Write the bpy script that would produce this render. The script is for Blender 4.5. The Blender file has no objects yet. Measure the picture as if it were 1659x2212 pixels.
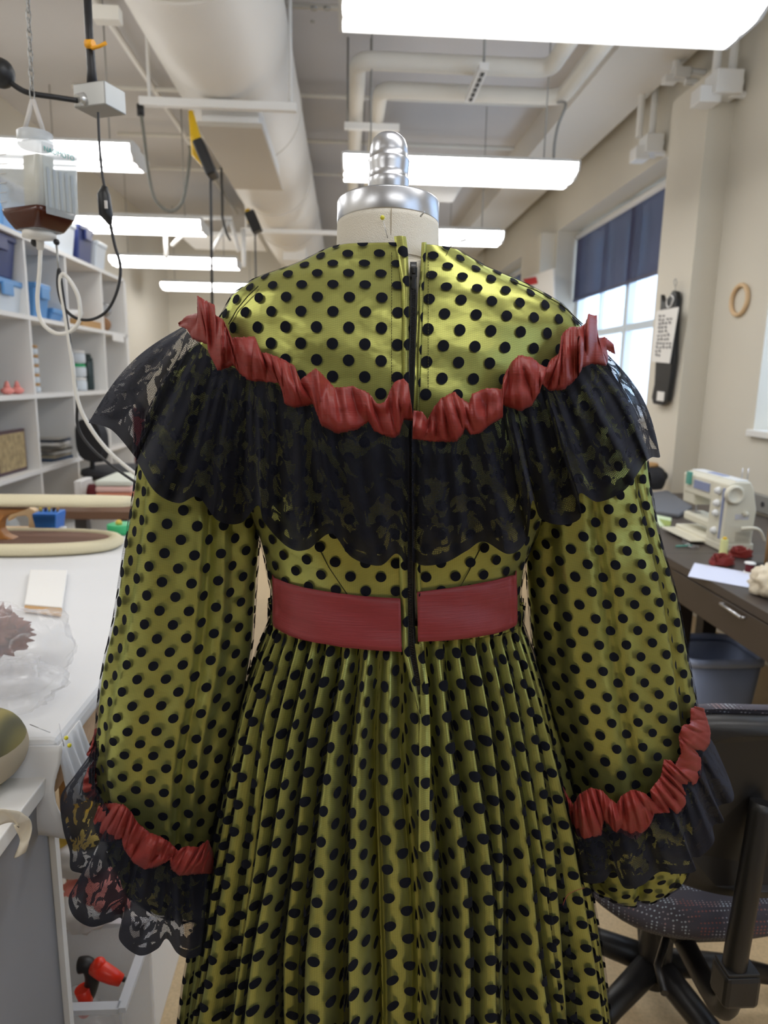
import bpy, bmesh, math, random
import numpy as np
from mathutils import Vector, Matrix, noise as mnoise
random.seed(7)
C = bpy.context.scene.collection
PI = math.pi
# ------------------------------------------------------------------ camera
FPX, CX, CY, CAMZ = 1480.0, 829.5, 1106.0, 1.4
PSI, PHI, RHO = .0582, .1924, .018
F_ = Vector((math.sin(PSI)*math.cos(PHI), math.cos(PSI)*math.cos(PHI), -math.sin(PHI)))
r0 = Vector((math.cos(PSI), -math.sin(PSI), 0)); u0 = r0.cross(F_)
R_ = r0*math.cos(RHO)+u0*math.sin(RHO); U_ = u0*math.cos(RHO)-r0*math.sin(RHO)
CAM = Vector((0, 0, CAMZ))
cd = bpy.data.cameras.new('camera'); cam = bpy.data.objects.new('camera', cd); C.objects.link(cam)
m = Matrix((( R_.x, U_.x, -F_.x, 0), (R_.y, U_.y, -F_.y, 0), (R_.z, U_.z, -F_.z, CAMZ), (0, 0, 0, 1)))
cam.matrix_world = m
cd.sensor_fit = 'VERTICAL'; cd.sensor_height = 24.0; cd.lens = FPX/2212*24.0
cd.clip_start = .02; cd.clip_end = 100
cd.dof.use_dof = True; cd.dof.focus_distance = .74; cd.dof.aperture_fstop = 4.2
bpy.context.scene.camera = cam
# ------------------------------------------------------------------ world, sun-less overcast sky, exposure
sc = bpy.context.scene
w = bpy.data.worlds.new('world'); sc.world = w; w.use_nodes = True
bg = w.node_tree.nodes['Background']; bg.inputs[0].default_value = (.62, .78, 1.0, 1); bg.inputs[1].default_value = 1.5
sc.view_settings.view_transform = 'Standard'; sc.view_settings.look = 'None'
sc.view_settings.gamma = 1.0; sc.view_settings.use_curve_mapping = False
sc.view_settings.exposure = EXPO = 1.5
LAMP = 3.4      # radiance of the fluorescent lenses
cy = sc.cycles; cy.max_bounces = 6; cy.diffuse_bounces = 4; cy.glossy_bounces = 3; cy.transmission_bounces = 4; cy.transparent_max_bounces = 24; cy.caustics_reflective = cy.caustics_refractive = False; cy.sample_clamp_indirect = 4; cy.use_adaptive_sampling = True; cy.adaptive_threshold = .04; cy.use_denoising = True
# ------------------------------------------------------------------ unprojection helpers (photo frame 1659x2212)
def ray(px, py): return F_*FPX + R_*(px-CX) - U_*(py-CY)
def PY(px, py, Y): d = ray(px, py); return CAM + d*(Y/d.y)
def PZ(px, py, z): d = ray(px, py); return CAM + d*((z-CAMZ)/d.z)
def PXX(px, py, X): d = ray(px, py); return CAM + d*(X/d.x)
# ------------------------------------------------------------------ materials
def srgb(r, g, b):
    f = lambda c: (c/255/12.92) if c/255 <= .04045 else ((c/255+.055)/1.055)**2.4
    return (f(r), f(g), f(b), 1)
def newmat(name):
    M = bpy.data.materials.new(name); M.use_nodes = True
    nt = M.node_tree; return M, nt, nt.nodes['Principled BSDF']
def N(nt, t, **k):
    n = nt.nodes.new(t)
    for a, b in k.items():
        if hasattr(n, a): setattr(n, a, b)
    return n
def mth(nt, op, a, b=None, c=None):
    n = nt.nodes.new('ShaderNodeMath'); n.operation = op
    for i, v in enumerate((a, b, c)):
        if v is None: continue
        if isinstance(v, (int, float)): n.inputs[i].default_value = v
        else: nt.links.new(v, n.inputs[i])
    return n.outputs[0]
def pmat(name, col, rough=.6, metal=0, noise=0, scale=8, bump=0, bscale=60, spec=.5, alpha=1, trans=0, emit=None, es=0, sheen=0):
    M, nt, b = newmat(name)
    b.inputs['Base Color'].default_value = col; b.inputs['Roughness'].default_value = rough
    b.inputs['Metallic'].default_value = metal; b.inputs['Specular IOR Level'].default_value = spec
    b.inputs['Alpha'].default_value = alpha; b.inputs['Transmission Weight'].default_value = trans
    if sheen: b.inputs['Sheen Weight'].default_value = sheen
    tc = None
    if noise or bump: tc = N(nt, 'ShaderNodeTexCoord')
    if noise:
        n = N(nt, 'ShaderNodeTexNoise'); n.inputs['Scale'].default_value = scale; n.inputs['Detail'].default_value = 4
        nt.links.new(tc.outputs['Object'], n.inputs['Vector'])
        mx = N(nt, 'ShaderNodeMix'); mx.data_type = 'RGBA'
        mx.inputs[6].default_value = tuple(c*(1-noise) for c in col[:3])+(1,)
        mx.inputs[7].default_value = tuple(min(1, c*(1+noise)) for c in col[:3])+(1,)
        nt.links.new(n.outputs[0], mx.inputs[0]); nt.links.new(mx.outputs[2], b.inputs['Base Color'])
    if bump:
        n = N(nt, 'ShaderNodeTexNoise'); n.inputs['Scale'].default_value = bscale; n.inputs['Detail'].default_value = 3
        nt.links.new(tc.outputs['Object'], n.inputs['Vector'])
        bp = N(nt, 'ShaderNodeBump'); bp.inputs['Strength'].default_value = bump; bp.inputs['Distance'].default_value = .01
        nt.links.new(n.outputs[0], bp.inputs['Height']); nt.links.new(bp.outputs[0], b.inputs['Normal'])
    if emit: b.inputs['Emission Color'].default_value = emit; b.inputs['Emission Strength'].default_value = es
    return M
# ------------------------------------------------------------------ mesh builder
class MB:
    def __init__(s, T=None): s.v = []; s.f = []; s.uv = {}; s.T = T; s.mi = []; s.cur = 0; s.sm = []
    def _add(s, vs, fs, smooth=True):
        o = len(s.v)
        s.v += [Vector(v) for v in vs]; s.f += [tuple(i+o for i in f) for f in fs]; s.mi += [s.cur]*len(fs); s.sm += [smooth]*len(fs)
        return s
    def box(s, c, d, rz=0, M=None, taper=1):
        x, y, z = d[0]/2, d[1]/2, d[2]/2
        vs = [Vector((a*x*(taper if k < 0 else 1), b*y*(taper if k < 0 else 1), k*z)) for k in (-1, 1) for b in (-1, 1) for a in (-1, 1)]
        if rz: vs = [Matrix.Rotation(rz, 3, 'Z') @ v for v in vs]
        if M: vs = [M @ v for v in vs]
        vs = [v+Vector(c) for v in vs]
        return s._add(vs, [(0, 2, 3, 1), (4, 5, 7, 6), (0, 1, 5, 4), (2, 6, 7, 3), (0, 4, 6, 2), (1, 3, 7, 5)], False)
    def bb(s, x0, x1, y0, y1, z0, z1): return s.box(((x0+x1)/2, (y0+y1)/2, (z0+z1)/2), (abs(x1-x0), abs(y1-y0), abs(z1-z0)))
    def rings(s, rs, cap=True, closed=True, smooth=True):
        n = len(rs[0]); vs = [p for r in rs for p in r]; fs = []
        for i in range(len(rs)-1):
            for j in range(n if closed else n-1):
                k = (j+1) % n; fs.append((i*n+j, i*n+k, (i+1)*n+k, (i+1)*n+j))
        s._add(vs, fs, smooth)
        if cap:
            o = len(s.v)-len(vs); L = len(rs)-1
            s.f.append(tuple(o+j for j in range(n))[::-1]); s.f.append(tuple(o+L*n+j for j in range(n))); s.mi += [s.cur]*2; s.sm += [False]*2
        return s
    def tube(s, pts, r, n=10, cap=True, sub=0):
        pts = [Vector(p) for p in pts]
        if sub: pts = crv(pts, sub)
        rs = []; up = None
        for i, p in enumerate(pts):
            t = (pts[min(i+1, len(pts)-1)]-pts[max(i-1, 0)]).normalized()
            if up is None: up = t.orthogonal().normalized()
            up = (up - t*up.dot(t)).normalized(); q = t.cross(up)
            rr = r[i] if isinstance(r, (list, tuple)) and len(r) == len(pts) else (r if not isinstance(r, (list, tuple)) else r[0]+(r[-1]-r[0])*i/(len(pts)-1))
            rs.append([p+(up*math.cos(a)+q*math.sin(a))*rr for a in [2*PI*k/n for k in range(n)]])
        return s.rings(rs, cap)
    def lathe(s, c, prof, n=32, axis=(0, 0, 1), cap=True, sq=1):
        ax = Vector(axis).normalized(); q = Vector((1, 0, 0)) if abs(ax.x) < .9 else Vector((0, 1, 0))
        q = (q-ax*q.dot(ax)).normalized(); r = ax.cross(q); c = Vector(c)
        return s.rings([[c+ax*z+(q*math.cos(a)+r*math.sin(a)*sq)*max(rr, 1e-5) for a in [2*PI*k/n for k in range(n)]] for rr, z in prof], cap)
    def cyl(s, p0, p1, r, n=20): return s.tube([p0, p1], r, n)
    def sph(s, c, r, n=16, sc=(1, 1, 1)):
        c = Vector(c); rs = []
        for i in range(n//2+1):
            a = PI*i/(n//2); rs.append([c+Vector((sc[0]*r*max(math.sin(a), 1e-4)*math.cos(b), sc[1]*r*max(math.sin(a), 1e-4)*math.sin(b), -sc[2]*r*math.cos(a))) for b in [2*PI*k/n for k in range(n)]])
        return s.rings(rs)
    def prism(s, poly, h0, h1, ax='z'):
        """polygon (list of 2D) extruded; ax z:(x,y) x:(y,z) y:(x,z)"""
        mk = {'z': lambda p, h: (p[0], p[1], h), 'x': lambda p, h: (h, p[0], p[1]), 'y': lambda p, h: (p[0], h, p[1])}[ax]
        return s.rings([[Vector(mk(p, h0)) for p in poly], [Vector(mk(p, h1)) for p in poly]], smooth=False)
    def build(s, name, mat, parent=None, bevel=0, origin=None, seg=2, sub=0, solid=0, autos=True):
        vs = s.v if s.T is None else [s.T @ v for v in s.v]
        if origin is None and parent is None:
            mn = [min(v[i] for v in vs) for i in range(3)]; mx_ = [max(v[i] for v in vs) for i in range(3)]
            origin = Vector(((mn[0]+mx_[0])/2, (mn[1]+mx_[1])/2, mn[2]))
        base = origin if parent is None else wloc(parent)
        base = Vector(base)
        me = bpy.data.meshes.new(name); me.from_pydata([v-base for v in vs], [], s.f)
        for mm in (mat if isinstance(mat, (list, tuple)) else [mat]): me.materials.append(mm)
        me.polygons.foreach_set('material_index', s.mi); me.polygons.foreach_set('use_smooth', s.sm)
        o = bpy.data.objects.new(name, me); C.objects.link(o); o.location = base if parent is None else (0, 0, 0)
        if parent: o.parent = parent
        if any(not x for x in s.sm) and not (solid or sub):
            b = bmesh.new(); b.from_mesh(me); bmesh.ops.recalc_face_normals(b, faces=b.faces); b.to_mesh(me); b.free()
        if bevel: md = o.modifiers.new('bevel', 'BEVEL'); md.width = bevel; md.segments = seg; md.limit_method = 'ANGLE'
        if sub: md = o.modifiers.new('sub', 'SUBSURF'); md.levels = md.render_levels = sub
        return o
def wloc(o):
    p = Vector(o.location)
    while o.parent: o = o.parent; p += Vector(o.location)
    return p
def crv(pts, k):
    """Catmull-Rom"""
    pts = [Vector(p) for p in pts]; out = []
    for i in range(len(pts)-1):
        a = pts[max(i-1, 0)]; b = pts[i]; c = pts[i+1]; d = pts[min(i+2, len(pts)-1)]
        for j in range(k):
            t = j/k; out.append(.5*((2*b)+(c-a)*t+(2*a-5*b+4*c-d)*t*t+(3*b-a-3*c+d)*t**3))
    out.append(pts[-1]); return out
def resamp(pts, n):
    """polyline resampled to n points by arc length"""
    P = np.array([list(p) for p in pts], float); d = np.r_[0, np.cumsum(np.linalg.norm(np.diff(P, axis=0), axis=1))]
    t = np.linspace(0, d[-1], n); return [Vector([float(np.interp(x, d, P[:, k])) for k in range(P.shape[1])]) for x in t]
def grid(name, G, mat, parent=None, uv=None, closed=False, origin=None, solid=0, smooth=True):
    """G[i][j] world points; uv[i][j]"""
    A = np.array([[list(p) for p in r] for r in G], float) if not isinstance(G, np.ndarray) else G
    ni, nj = A.shape[:2]
    base = Vector(origin) if (origin is not None and parent is None) else (wloc(parent) if parent else Vector(((A[..., 0].min()+A[..., 0].max())/2, (A[..., 1].min()+A[..., 1].max())/2, A[..., 2].min())))
    V = (A-np.array(base)).reshape(-1, 3)
    i, j = np.meshgrid(np.arange(ni-1), np.arange(nj if closed else nj-1), indexing='ij'); k = (j+1) % nj
    Fq = np.stack([i*nj+j, i*nj+k, (i+1)*nj+k, (i+1)*nj+j], -1).reshape(-1, 4)
    me = bpy.data.meshes.new(name); me.from_pydata(V.tolist(), [], Fq.tolist())
    me.polygons.foreach_set('use_smooth', [smooth]*len(Fq))
    if uv is not None:
        U = np.asarray(uv, float)
        if closed:   # uv has nj+1 columns
            kk = j+1; idx = [(i, j), (i, kk), (i+1, kk), (i+1, j)]
        else: idx = [(i, j), (i, k), (i+1, k), (i+1, j)]
        L = np.stack([U[a, b] for a, b in idx], -2).reshape(-1)
        lay = me.uv_layers.new(name='UVMap'); lay.data.foreach_set('uv', L.tolist())
    me.materials.append(mat); me.update()
    o = bpy.data.objects.new(name, me); C.objects.link(o); o.location = (0, 0, 0) if parent else base
    if parent: o.parent = parent
    if solid: md = o.modifiers.new('thickness', 'SOLIDIFY'); md.thickness = solid; md.offset = 0
    return o
def tag(o, label=None, cat=None, group=None, kind=None):
    if label: o['label'] = label
    if cat: o['category'] = cat
    if group: o['group'] = group
    if kind: o['kind'] = kind
    return o
def thing(name, label, cat, loc, group=None):
    o = bpy.data.objects.new(name, None); C.objects.link(o); o.location = loc; o.empty_display_size = .05
    return tag(o, label, cat, group)
def dup(root, loc, label=None, rz=None):
    def cp(o, par):
        c = o.copy(); C.objects.link(c); c.parent = par
        for ch in list(o.children): cp(ch, c)
        return c
    r = cp(root, None); r.location = loc
    if rz is not None: r.rotation_euler[2] = rz
    if label: r['label'] = label
    return r
def nz(x, y, z, s=1.0): return mnoise.noise(Vector((x*s, y*s, z*s)))
# ================================================================== THE DRESS ON ITS FORM
# ---- fabric materials
def uvsep(nt):
    tc = N(nt, 'ShaderNodeTexCoord'); sp = N(nt, 'ShaderNodeSeparateXYZ'); nt.links.new(tc.outputs['UV'], sp.inputs[0])
    return tc, sp.outputs[0], sp.outputs[1]
def dotmask(nt, u, v, P=.0325, Q=.01625, r=.0058):
    """staggered dots: rows every Q, columns every P, odd rows shifted P/2; 1 inside a dot"""
    def cell(du, dv):
        a = mth(nt, 'SUBTRACT', mth(nt, 'FRACT', mth(nt, 'ADD', mth(nt, 'DIVIDE', u, P), du)), .5)
        b = mth(nt, 'SUBTRACT', mth(nt, 'FRACT', mth(nt, 'ADD', mth(nt, 'DIVIDE', v, 2*Q), dv)), .5)
        return mth(nt, 'SQRT', mth(nt, 'ADD', mth(nt, 'POWER', mth(nt, 'ABSOLUTE', mth(nt, 'MULTIPLY', a, P)), 2), mth(nt, 'POWER', mth(nt, 'ABSOLUTE', mth(nt, 'MULTIPLY', b, 2*Q)), 2)))
    d = mth(nt, 'MINIMUM', cell(0, 0), cell(.5, .5))
    return mth(nt, 'LESS_THAN', d, r)
def satin(name, col, rough=.33, sheen=.1, aniso=.5, bump=.35):
    M, nt, b = newmat(name); tc, u, v = uvsep(nt)
    wv = mth(nt, 'SINE', mth(nt, 'MULTIPLY', v, 2*PI/.0016)); wu = mth(nt, 'SINE', mth(nt, 'MULTIPLY', u, 2*PI/.0021))
    g = mth(nt, 'MULTIPLY_ADD', mth(nt, 'ADD', wv, mth(nt, 'MULTIPLY', wu, .35)), .14, .86)
    n = N(nt, 'ShaderNodeTexNoise'); n.inputs['Scale'].default_value = 24; n.inputs['Detail'].default_value = 3; nt.links.new(tc.outputs['Object'], n.inputs['Vector'])
    g2 = mth(nt, 'MULTIPLY', g, mth(nt, 'MULTIPLY_ADD', n.outputs[0], .3, .85))
    mx = N(nt, 'ShaderNodeMix'); mx.data_type = 'RGBA'; mx.blend_type = 'MULTIPLY'; mx.inputs[0].default_value = 1
    mx.inputs[6].default_value = col; nt.links.new(g2, mx.inputs[7]); nt.links.new(mx.outputs[2], b.inputs['Base Color'])
    b.inputs['Roughness'].default_value = rough; b.inputs['Specular IOR Level'].default_value = .55
    b.inputs['Specular Tint'].default_value = (.85, 1, .45, 1)
    b.inputs['Metallic'].default_value = .62
    b.inputs['Sheen Weight'].default_value = sheen; b.inputs['Anisotropic'].default_value = aniso
    n2 = N(nt, 'ShaderNodeTexNoise'); n2.inputs['Scale'].default_value = 38; n2.inputs['Detail'].default_value = 2; nt.links.new(tc.outputs['Object'], n2.inputs['Vector'])
    bp = N(nt, 'ShaderNodeBump'); bp.inputs['Strength'].default_value = bump; bp.inputs['Distance'].default_value = .004
    nt.links.new(n2.outputs[0], bp.inputs['Height']); nt.links.new(bp.outputs[0], b.inputs['Normal'])
    return M
OLIVE = satin('olive satin', (.66, .665, .185, 1))
def tulle(name, base=.26):
    M, nt, b = newmat(name); tc, u, v = uvsep(nt)
    d = dotmask(nt, u, v)
    b.inputs['Base Color'].default_value = (.006, .007, .012, 1); b.inputs['Roughness'].default_value = .9; b.inputs['Specular IOR Level'].default_value = .15
    ln = mth(nt, 'GREATER_THAN', mth(nt, 'SINE', mth(nt, 'MULTIPLY', mth(nt, 'ADD', v, mth(nt, 'MULTIPLY', u, .25)), 2*PI/.0019)), .35)
    a = mth(nt, 'MAXIMUM', d, mth(nt, 'MULTIPLY_ADD', ln, .14, base))
    nt.links.new(a, b.inputs['Alpha']); return M
TULLE = tulle('black flocked dot tulle', .19)
def lace_mat(name):
    """UV: u along the ruffle (m), v = metres up from the scalloped hem"""
    M, nt, b = newmat(name); tc, u, v = uvsep(nt)
    uvn = tc.outputs['UV']
    def dist(scale, amt, seed=0):
        n = N(nt, 'ShaderNodeTexNoise'); n.inputs['Scale'].default_value = scale; n.inputs['Detail'].default_value = 2; nt.links.new(uvn, n.inputs['Vector'])
        sv = N(nt, 'ShaderNodeVectorMath'); sv.operation = 'MULTIPLY_ADD'; sv.inputs[1].default_value = (amt, amt, 0); nt.links.new(n.outputs['Color'], sv.inputs[0]); nt.links.new(uvn, sv.inputs[2])
        return sv.outputs[0]
    warp = dist(34, .022)
    v1 = N(nt, 'ShaderNodeTexVoronoi'); v1.feature = 'F1'; v1.inputs['Scale'].default_value = 30; nt.links.new(warp, v1.inputs['Vector'])
    rose = mth(nt, 'LESS_THAN', mth(nt, 'ABSOLUTE', mth(nt, 'SINE', mth(nt, 'MULTIPLY', v1.outputs['Distance'], 10.5))), .58)
    n3 = N(nt, 'ShaderNodeTexNoise'); n3.inputs['Scale'].default_value = 42; n3.inputs['Detail'].default_value = 1; nt.links.new(warp, n3.inputs['Vector'])
    leaf = mth(nt, 'GREATER_THAN', n3.outputs[0], .515)
    motif = mth(nt, 'MULTIPLY', rose, mth(nt, 'GREATER_THAN', n3.outputs[0], .41)); motif = mth(nt, 'MAXIMUM', motif, leaf)
    border = mth(nt, 'LESS_THAN', v, .0105)
    motif = mth(nt, 'MAXIMUM', motif, border)
    v2 = N(nt, 'ShaderNodeTexVoronoi'); v2.feature = 'DISTANCE_TO_EDGE'; v2.inputs['Scale'].default_value = 520; v2.inputs['Randomness'].default_value = .35; nt.links.new(uvn, v2.inputs['Vector'])
    net = mth(nt, 'LESS_THAN', v2.outputs[0], .17)
    a = mth(nt, 'MAXIMUM', mth(nt, 'MULTIPLY', motif, .96), mth(nt, 'MULTIPLY_ADD', net, .70, .18))
    nt.links.new(a, b.inputs['Alpha'])
    mx = N(nt, 'ShaderNodeMix'); mx.data_type = 'RGBA'; mx.inputs[6].default_value = (.010, .0115, .021, 1); mx.inputs[7].default_value = (.005, .0055, .010, 1)
    nt.links.new(motif, mx.inputs[0]); nt.links.new(mx.outputs[2], b.inputs['Base Color'])
    b.inputs['Roughness'].default_value = .8; b.inputs['Specular IOR Level'].default_value = .16; b.inputs['Sheen Weight'].default_value = .10
    b.inputs['Sheen Tint'].default_value = (.5, .55, .8, 1)
    hs = mth(nt, 'ADD', mth(nt, 'SINE', mth(nt, 'MULTIPLY', v, 2*PI/.0014)), motif)
    bp = N(nt, 'ShaderNodeBump'); bp.inputs['Strength'].default_value = .4; bp.inputs['Distance'].default_value = .001; nt.links.new(hs, bp.inputs['Height']); nt.links.new(bp.outputs[0], b.inputs['Normal'])
    return M
LACE = lace_mat('black floral lace')
def silk(name, col, tint=(1, .5, .5, 1)):
    M, nt, b = newmat(name); tc = N(nt, 'ShaderNodeTexCoord')
    n = N(nt, 'ShaderNodeTexNoise'); n.inputs['Scale'].default_value = 1; n.inputs['Detail'].default_value = 5
    mp = N(nt, 'ShaderNodeMapping'); mp.inputs['Scale'].default_value = (35, 35, 900); nt.links.new(tc.outputs['Object'], mp.inputs[0]); nt.links.new(mp.outputs[0], n.inputs['Vector'])
    mx = N(nt, 'ShaderNodeMix'); mx.data_type = 'RGBA'; mx.inputs[6].default_value = tuple(c*.72 for c in col[:3])+(1,); mx.inputs[7].default_value = tuple(c*1.25 for c in col[:3])+(1,)
    nt.links.new(n.outputs[0], mx.inputs[0]); nt.links.new(mx.outputs[2], b.inputs['Base Color'])
    b.inputs['Roughness'].default_value = .45; b.inputs['Specular IOR Level'].default_value = .4; b.inputs['Sheen Weight'].default_value = .08; b.inputs['Sheen Tint'].default_value = tint
    bp = N(nt, 'ShaderNodeBump'); bp.inputs['Strength'].default_value = .25; bp.inputs['Distance'].default_value = .002; nt.links.new(n.outputs[0], bp.inputs['Height']); nt.links.new(bp.outputs[0], b.inputs['Normal'])
    return M
REDSILK = silk('brick red dupioni silk', (.24, .024, .018, 1)); BELTSILK = silk('dull red dupioni silk', (.25, .030, .035, 1))
METAL = pmat('brushed aluminium', (.60, .61, .64, 1), .33, 1)
MUSLIN = pmat('cream muslin cover', srgb(222, 216, 202), .85, noise=.06, bump=.25, bscale=900)
BLKPL = pmat('black zipper', (.008, .008, .01, 1), .4, spec=.5)
# ---- body profile: (z, halfwidth a, depth b, centre y, centre x)
YC = .80
def zat(py): return PY(850, py, YC).z
def xat(px, py): return PY(px, py, YC).x
prof = []
for py, xl, xr, b in [(505, 735, 950, .060), (527, 733, 953, .0605), (545, 715, 985, .063), (580, 645, 1048, .068), (612, 560, 1130, .075), (650, 510, 1200, .083), (700, 482, 1245, .090),
                      (760, 480, 1250, .096), (850, 492, 1235, .102), (950, 505, 1215, .106), (1050, 528, 1180, .105), (1130, 560, 1150, .100), (1200, 582, 1125, .094), (1260, 592, 1115, .090), (1325, 592, 1118, .089), (1400, 606, 1104, .078)]:
    l, r = PY(xl, py, YC), PY(xr, py, YC); prof.append(((l.z+r.z)/2, (r.x-l.x)/2, b, YC+.0, (l.x+r.x)/2))
prof = np.array(prof)[::-1]
def bprof(z): return [float(np.interp(z, prof[:, 0], prof[:, k])) for k in (1, 2, 3, 4)]
def bodypt(th, z, off=0):
    """th=0 at the back centre (towards the camera), + towards +X; off outwards"""
    a, b, yc, xc = bprof(z); s, c = math.sin(th), math.cos(th); e = 2/2.35
    return Vector((xc+(a+off)*math.copysign(abs(s)**e, s), yc-(b+off)*math.copysign(abs(c)**e, c), z))
def backY(x, z, off=0):
    a, b, yc, xc = bprof(z); t = min(abs((x-xc)/a), .985); return yc-b*(1-t**2.35)**(1/2.35)-off
def onbody(px, py, off=0):
    Y = .72
    for _ in range(8): p = PY(px, py, Y); Y = .5*Y+.5*(backY(p.x, p.z)-off)
    return PY(px, py, Y)
# zipper centre line (px) and gap edges
def zipx(py): return float(np.interp(py, [512, 575, 700, 900, 1000, 1200, 1290, 1400, 1480, 1560], [893, 893, 892, 886, 884, 885, 885, 889, 903, 912]))
def gapL(py): return float(np.interp(py, [512, 575, 640, 900, 1250, 1400, 1480, 1530], [872, 880, 884, 881, 878, 876, 898, 908]))
def gapR(py): return float(np.interp(py, [512, 575, 640, 900, 1250, 1400, 1480, 1530], [912, 908, 902, 892, 897, 904, 906, 909]))
# ---- dress form
form = thing('dress_form', 'cream dress form with aluminium neck cap and finial, inside the olive dress', 'dress form', (xat(850, 1300), YC, 0))
nc = PY(838, 485, .80)
tilt = Matrix.Rotation(-.10, 3, 'X')      # cap leans away from the camera
def tl(p): return nc + tilt @ (Vector(p))
def ringc(r, z, n=64, sx=1, sy=1): return [tl((r*sx*math.cos(2*PI*k/n), r*sy*math.sin(2*PI*k/n), z)) for k in range(n)]
mb = MB(); prn = [(.0555, 0), (.0558, -.006), (.0562, -.02), (.057, -.035), (.0585, -.05), (.0585, -.065), (.055, -.085), (.05, -.10)]
mb.rings([ringc(r, z) for r, z in prn], cap=True); nb = mb.build('neck_block', MUSLIN, form)
mb = MB(); mb.rings([ringc(r, z) for r, z in [(.0548, -.0015), (.0556, -.001), (.0560, .0), (.0560, .0205), (.0552, .0222), (.03, .0228), (.012, .023)]])
cap = mb.build('neck_cap', METAL, form)
fin = [(.0165, .022), (.0185, .0235), (.0205, .030), (.0222, .040), (.0228, .0455), (.0222, .047), (.0210, .048), (.0214, .054), (.0222, .061), (.0228, .066), (.0222, .0675), (.0208, .0685), (.0212, .074), (.0205, .081), (.0180, .088), (.0135, .0925), (.007, .095), (.0005, .0958)]
mb = MB(); mb.rings([ringc(r, z) for r, z in fin]); mb.build('finial', METAL, form)
mb = MB(); a = [tl((.0563*math.cos(t), .0563*math.sin(t), z)) for t, z in [(-PI/2, -.001), (-PI/2, -.02), (-PI/2, -.05)]]
mb.tube(a, .0004, 6); mb.build('centre_seam', pmat('neck seam thread', srgb(150, 138, 115), .9), form)  # seam thread in a tone darker than the muslin
mb = MB(); mb.rings([[bodypt(2*PI*k/64, z, -.006) for k in range(64)] for z in np.linspace(zat(1290), zat(580), 24)]); mb.build('torso', MUSLIN, form)
mb = MB(); x0 = form.location.x
mb.cyl((x0, YC, .06), (x0, YC, zat(1380)), .016); mb.build('pole', METAL, form)
mb = MB()
for k in range(5):
    t = 2*PI*k/5+.3; mb.tube([(x0, YC, .10), (x0+.1*math.cos(t), YC+.1*math.sin(t), .085), (x0+.22*math.cos(t), YC+.22*math.sin(t), .05)], .014, 8)
    mb.sph((x0+.22*math.cos(t), YC+.22*math.sin(t), .025), .025, 12)
mb.build('wheeled_base', pmat('black cast iron', (.02, .02, .02, 1), .5), form)
# ---- dress root
dress = thing('dress', 'olive green satin dress with black polka dots, lace ruffles, red ribbon and open back zipper', 'dress', (x0, YC, .12))
def uvfrom(A, closed=False):
    """arc-length uv of an (ni,nj,3) array, u centred"""
    return None
ztop = PY(890, 560, .72).z
def back_edge(py, px): return onbody(px, py)
# bodice: rows of z, columns theta from right gap edge around the front to left gap edge
def bodice(off, mat, name, parent, nth=180, nr=90):
    pys = np.linspace(527, 1385, nr)
    G = []; U = []
    for i, py in enumerate(pys):
        row = []; z0 = onbody(zipx(py), py).z
        a, b, yc, xc = bprof(z0)
        def th_of(px):
            X = onbody(px, py).x; t = max(-1, min(1, (X-xc)/a)); return math.copysign(math.asin(min(1, abs(t)**(2.35/2))), t)
        thR, thL = th_of(gapR(py)), th_of(gapL(py))
        ths = np.linspace(thR, 2*PI+thL, nth)
        for th in ths:
            # neckline: the collar dips at the front and rises at the back opening
            z = z0
            w_ = .0012*math.sin(th*9+z0*60)*math.sin(z0*37+th*3)+.0016*nz(th*3, z0*14, 2.3)
            if z0 > ztop-.02: z = z0-.012*min(1, abs(min(th, 2*PI-th)-.15)/1.2)*0
            row.append(bodypt(th, z, off+w_+.002))
        G.append([list(p) for p in row])
    G = np.array(G)
    # top rim follows the neckline: clamp rows above it
    seg = np.linalg.norm(np.diff(G, axis=1), axis=2)
    ref = seg[int(nr*.45)]
    u = np.r_[0, np.cumsum(ref)]; u -= u[0]
    # back panels: keep metric near the zip, both sides measured from the opening
    uu = np.zeros((nr, nth))
    for i in range(nr):
        d = np.r_[0, np.cumsum(seg[i])]; dr = d; dl = d-d[-1]
        h = (np.arange(nth) < nth//2); uu[i] = np.where(h, dr+.005, dl-.021)
    vv = np.repeat(np.linalg.norm(G[:, 5]-G[0, 5], axis=1)[:, None]*0, nth, 1)
    dv = np.zeros(nr); mid = G[:, 12]; dv[1:] = np.cumsum(np.linalg.norm(np.diff(mid, axis=0), axis=1)); vv = -np.repeat(dv[:, None], nth, 1)
    global GB; GB = G
    return grid(name, G, mat, parent, uv=np.stack([uu, vv], -1))
bod = bodice(0, OLIVE, 'bodice', dress)
bodice(.0022, TULLE, 'dotted_tulle', bod)
# inside seam allowances beside the zip, placket on the left
def strip(pxs_l, pxs_r, pys, off, mat, name, parent, nx=6, solid=0, bulge=0, u0=0, fn=onbody):
    G = []; U = []; v = 0; last = None
    for i, py in enumerate(pys):
        l, r = fn(pxs_l(py), py, off), fn(pxs_r(py), py, off)
        row = [l.lerp(r, t)+Vector((0, -bulge*math.sin(PI*t), 0)) for t in np.linspace(0, 1, nx)]
        if last is not None: v -= (row[0]-last).length
        last = row[0]; wd = (r-l).length
        G.append([list(p) for p in row]); U.append([(u0+wd*t, v) for t in np.linspace(0, 1, nx)])
    return grid(name, np.array(G), mat, parent, uv=np.array(U), solid=solid)
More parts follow.
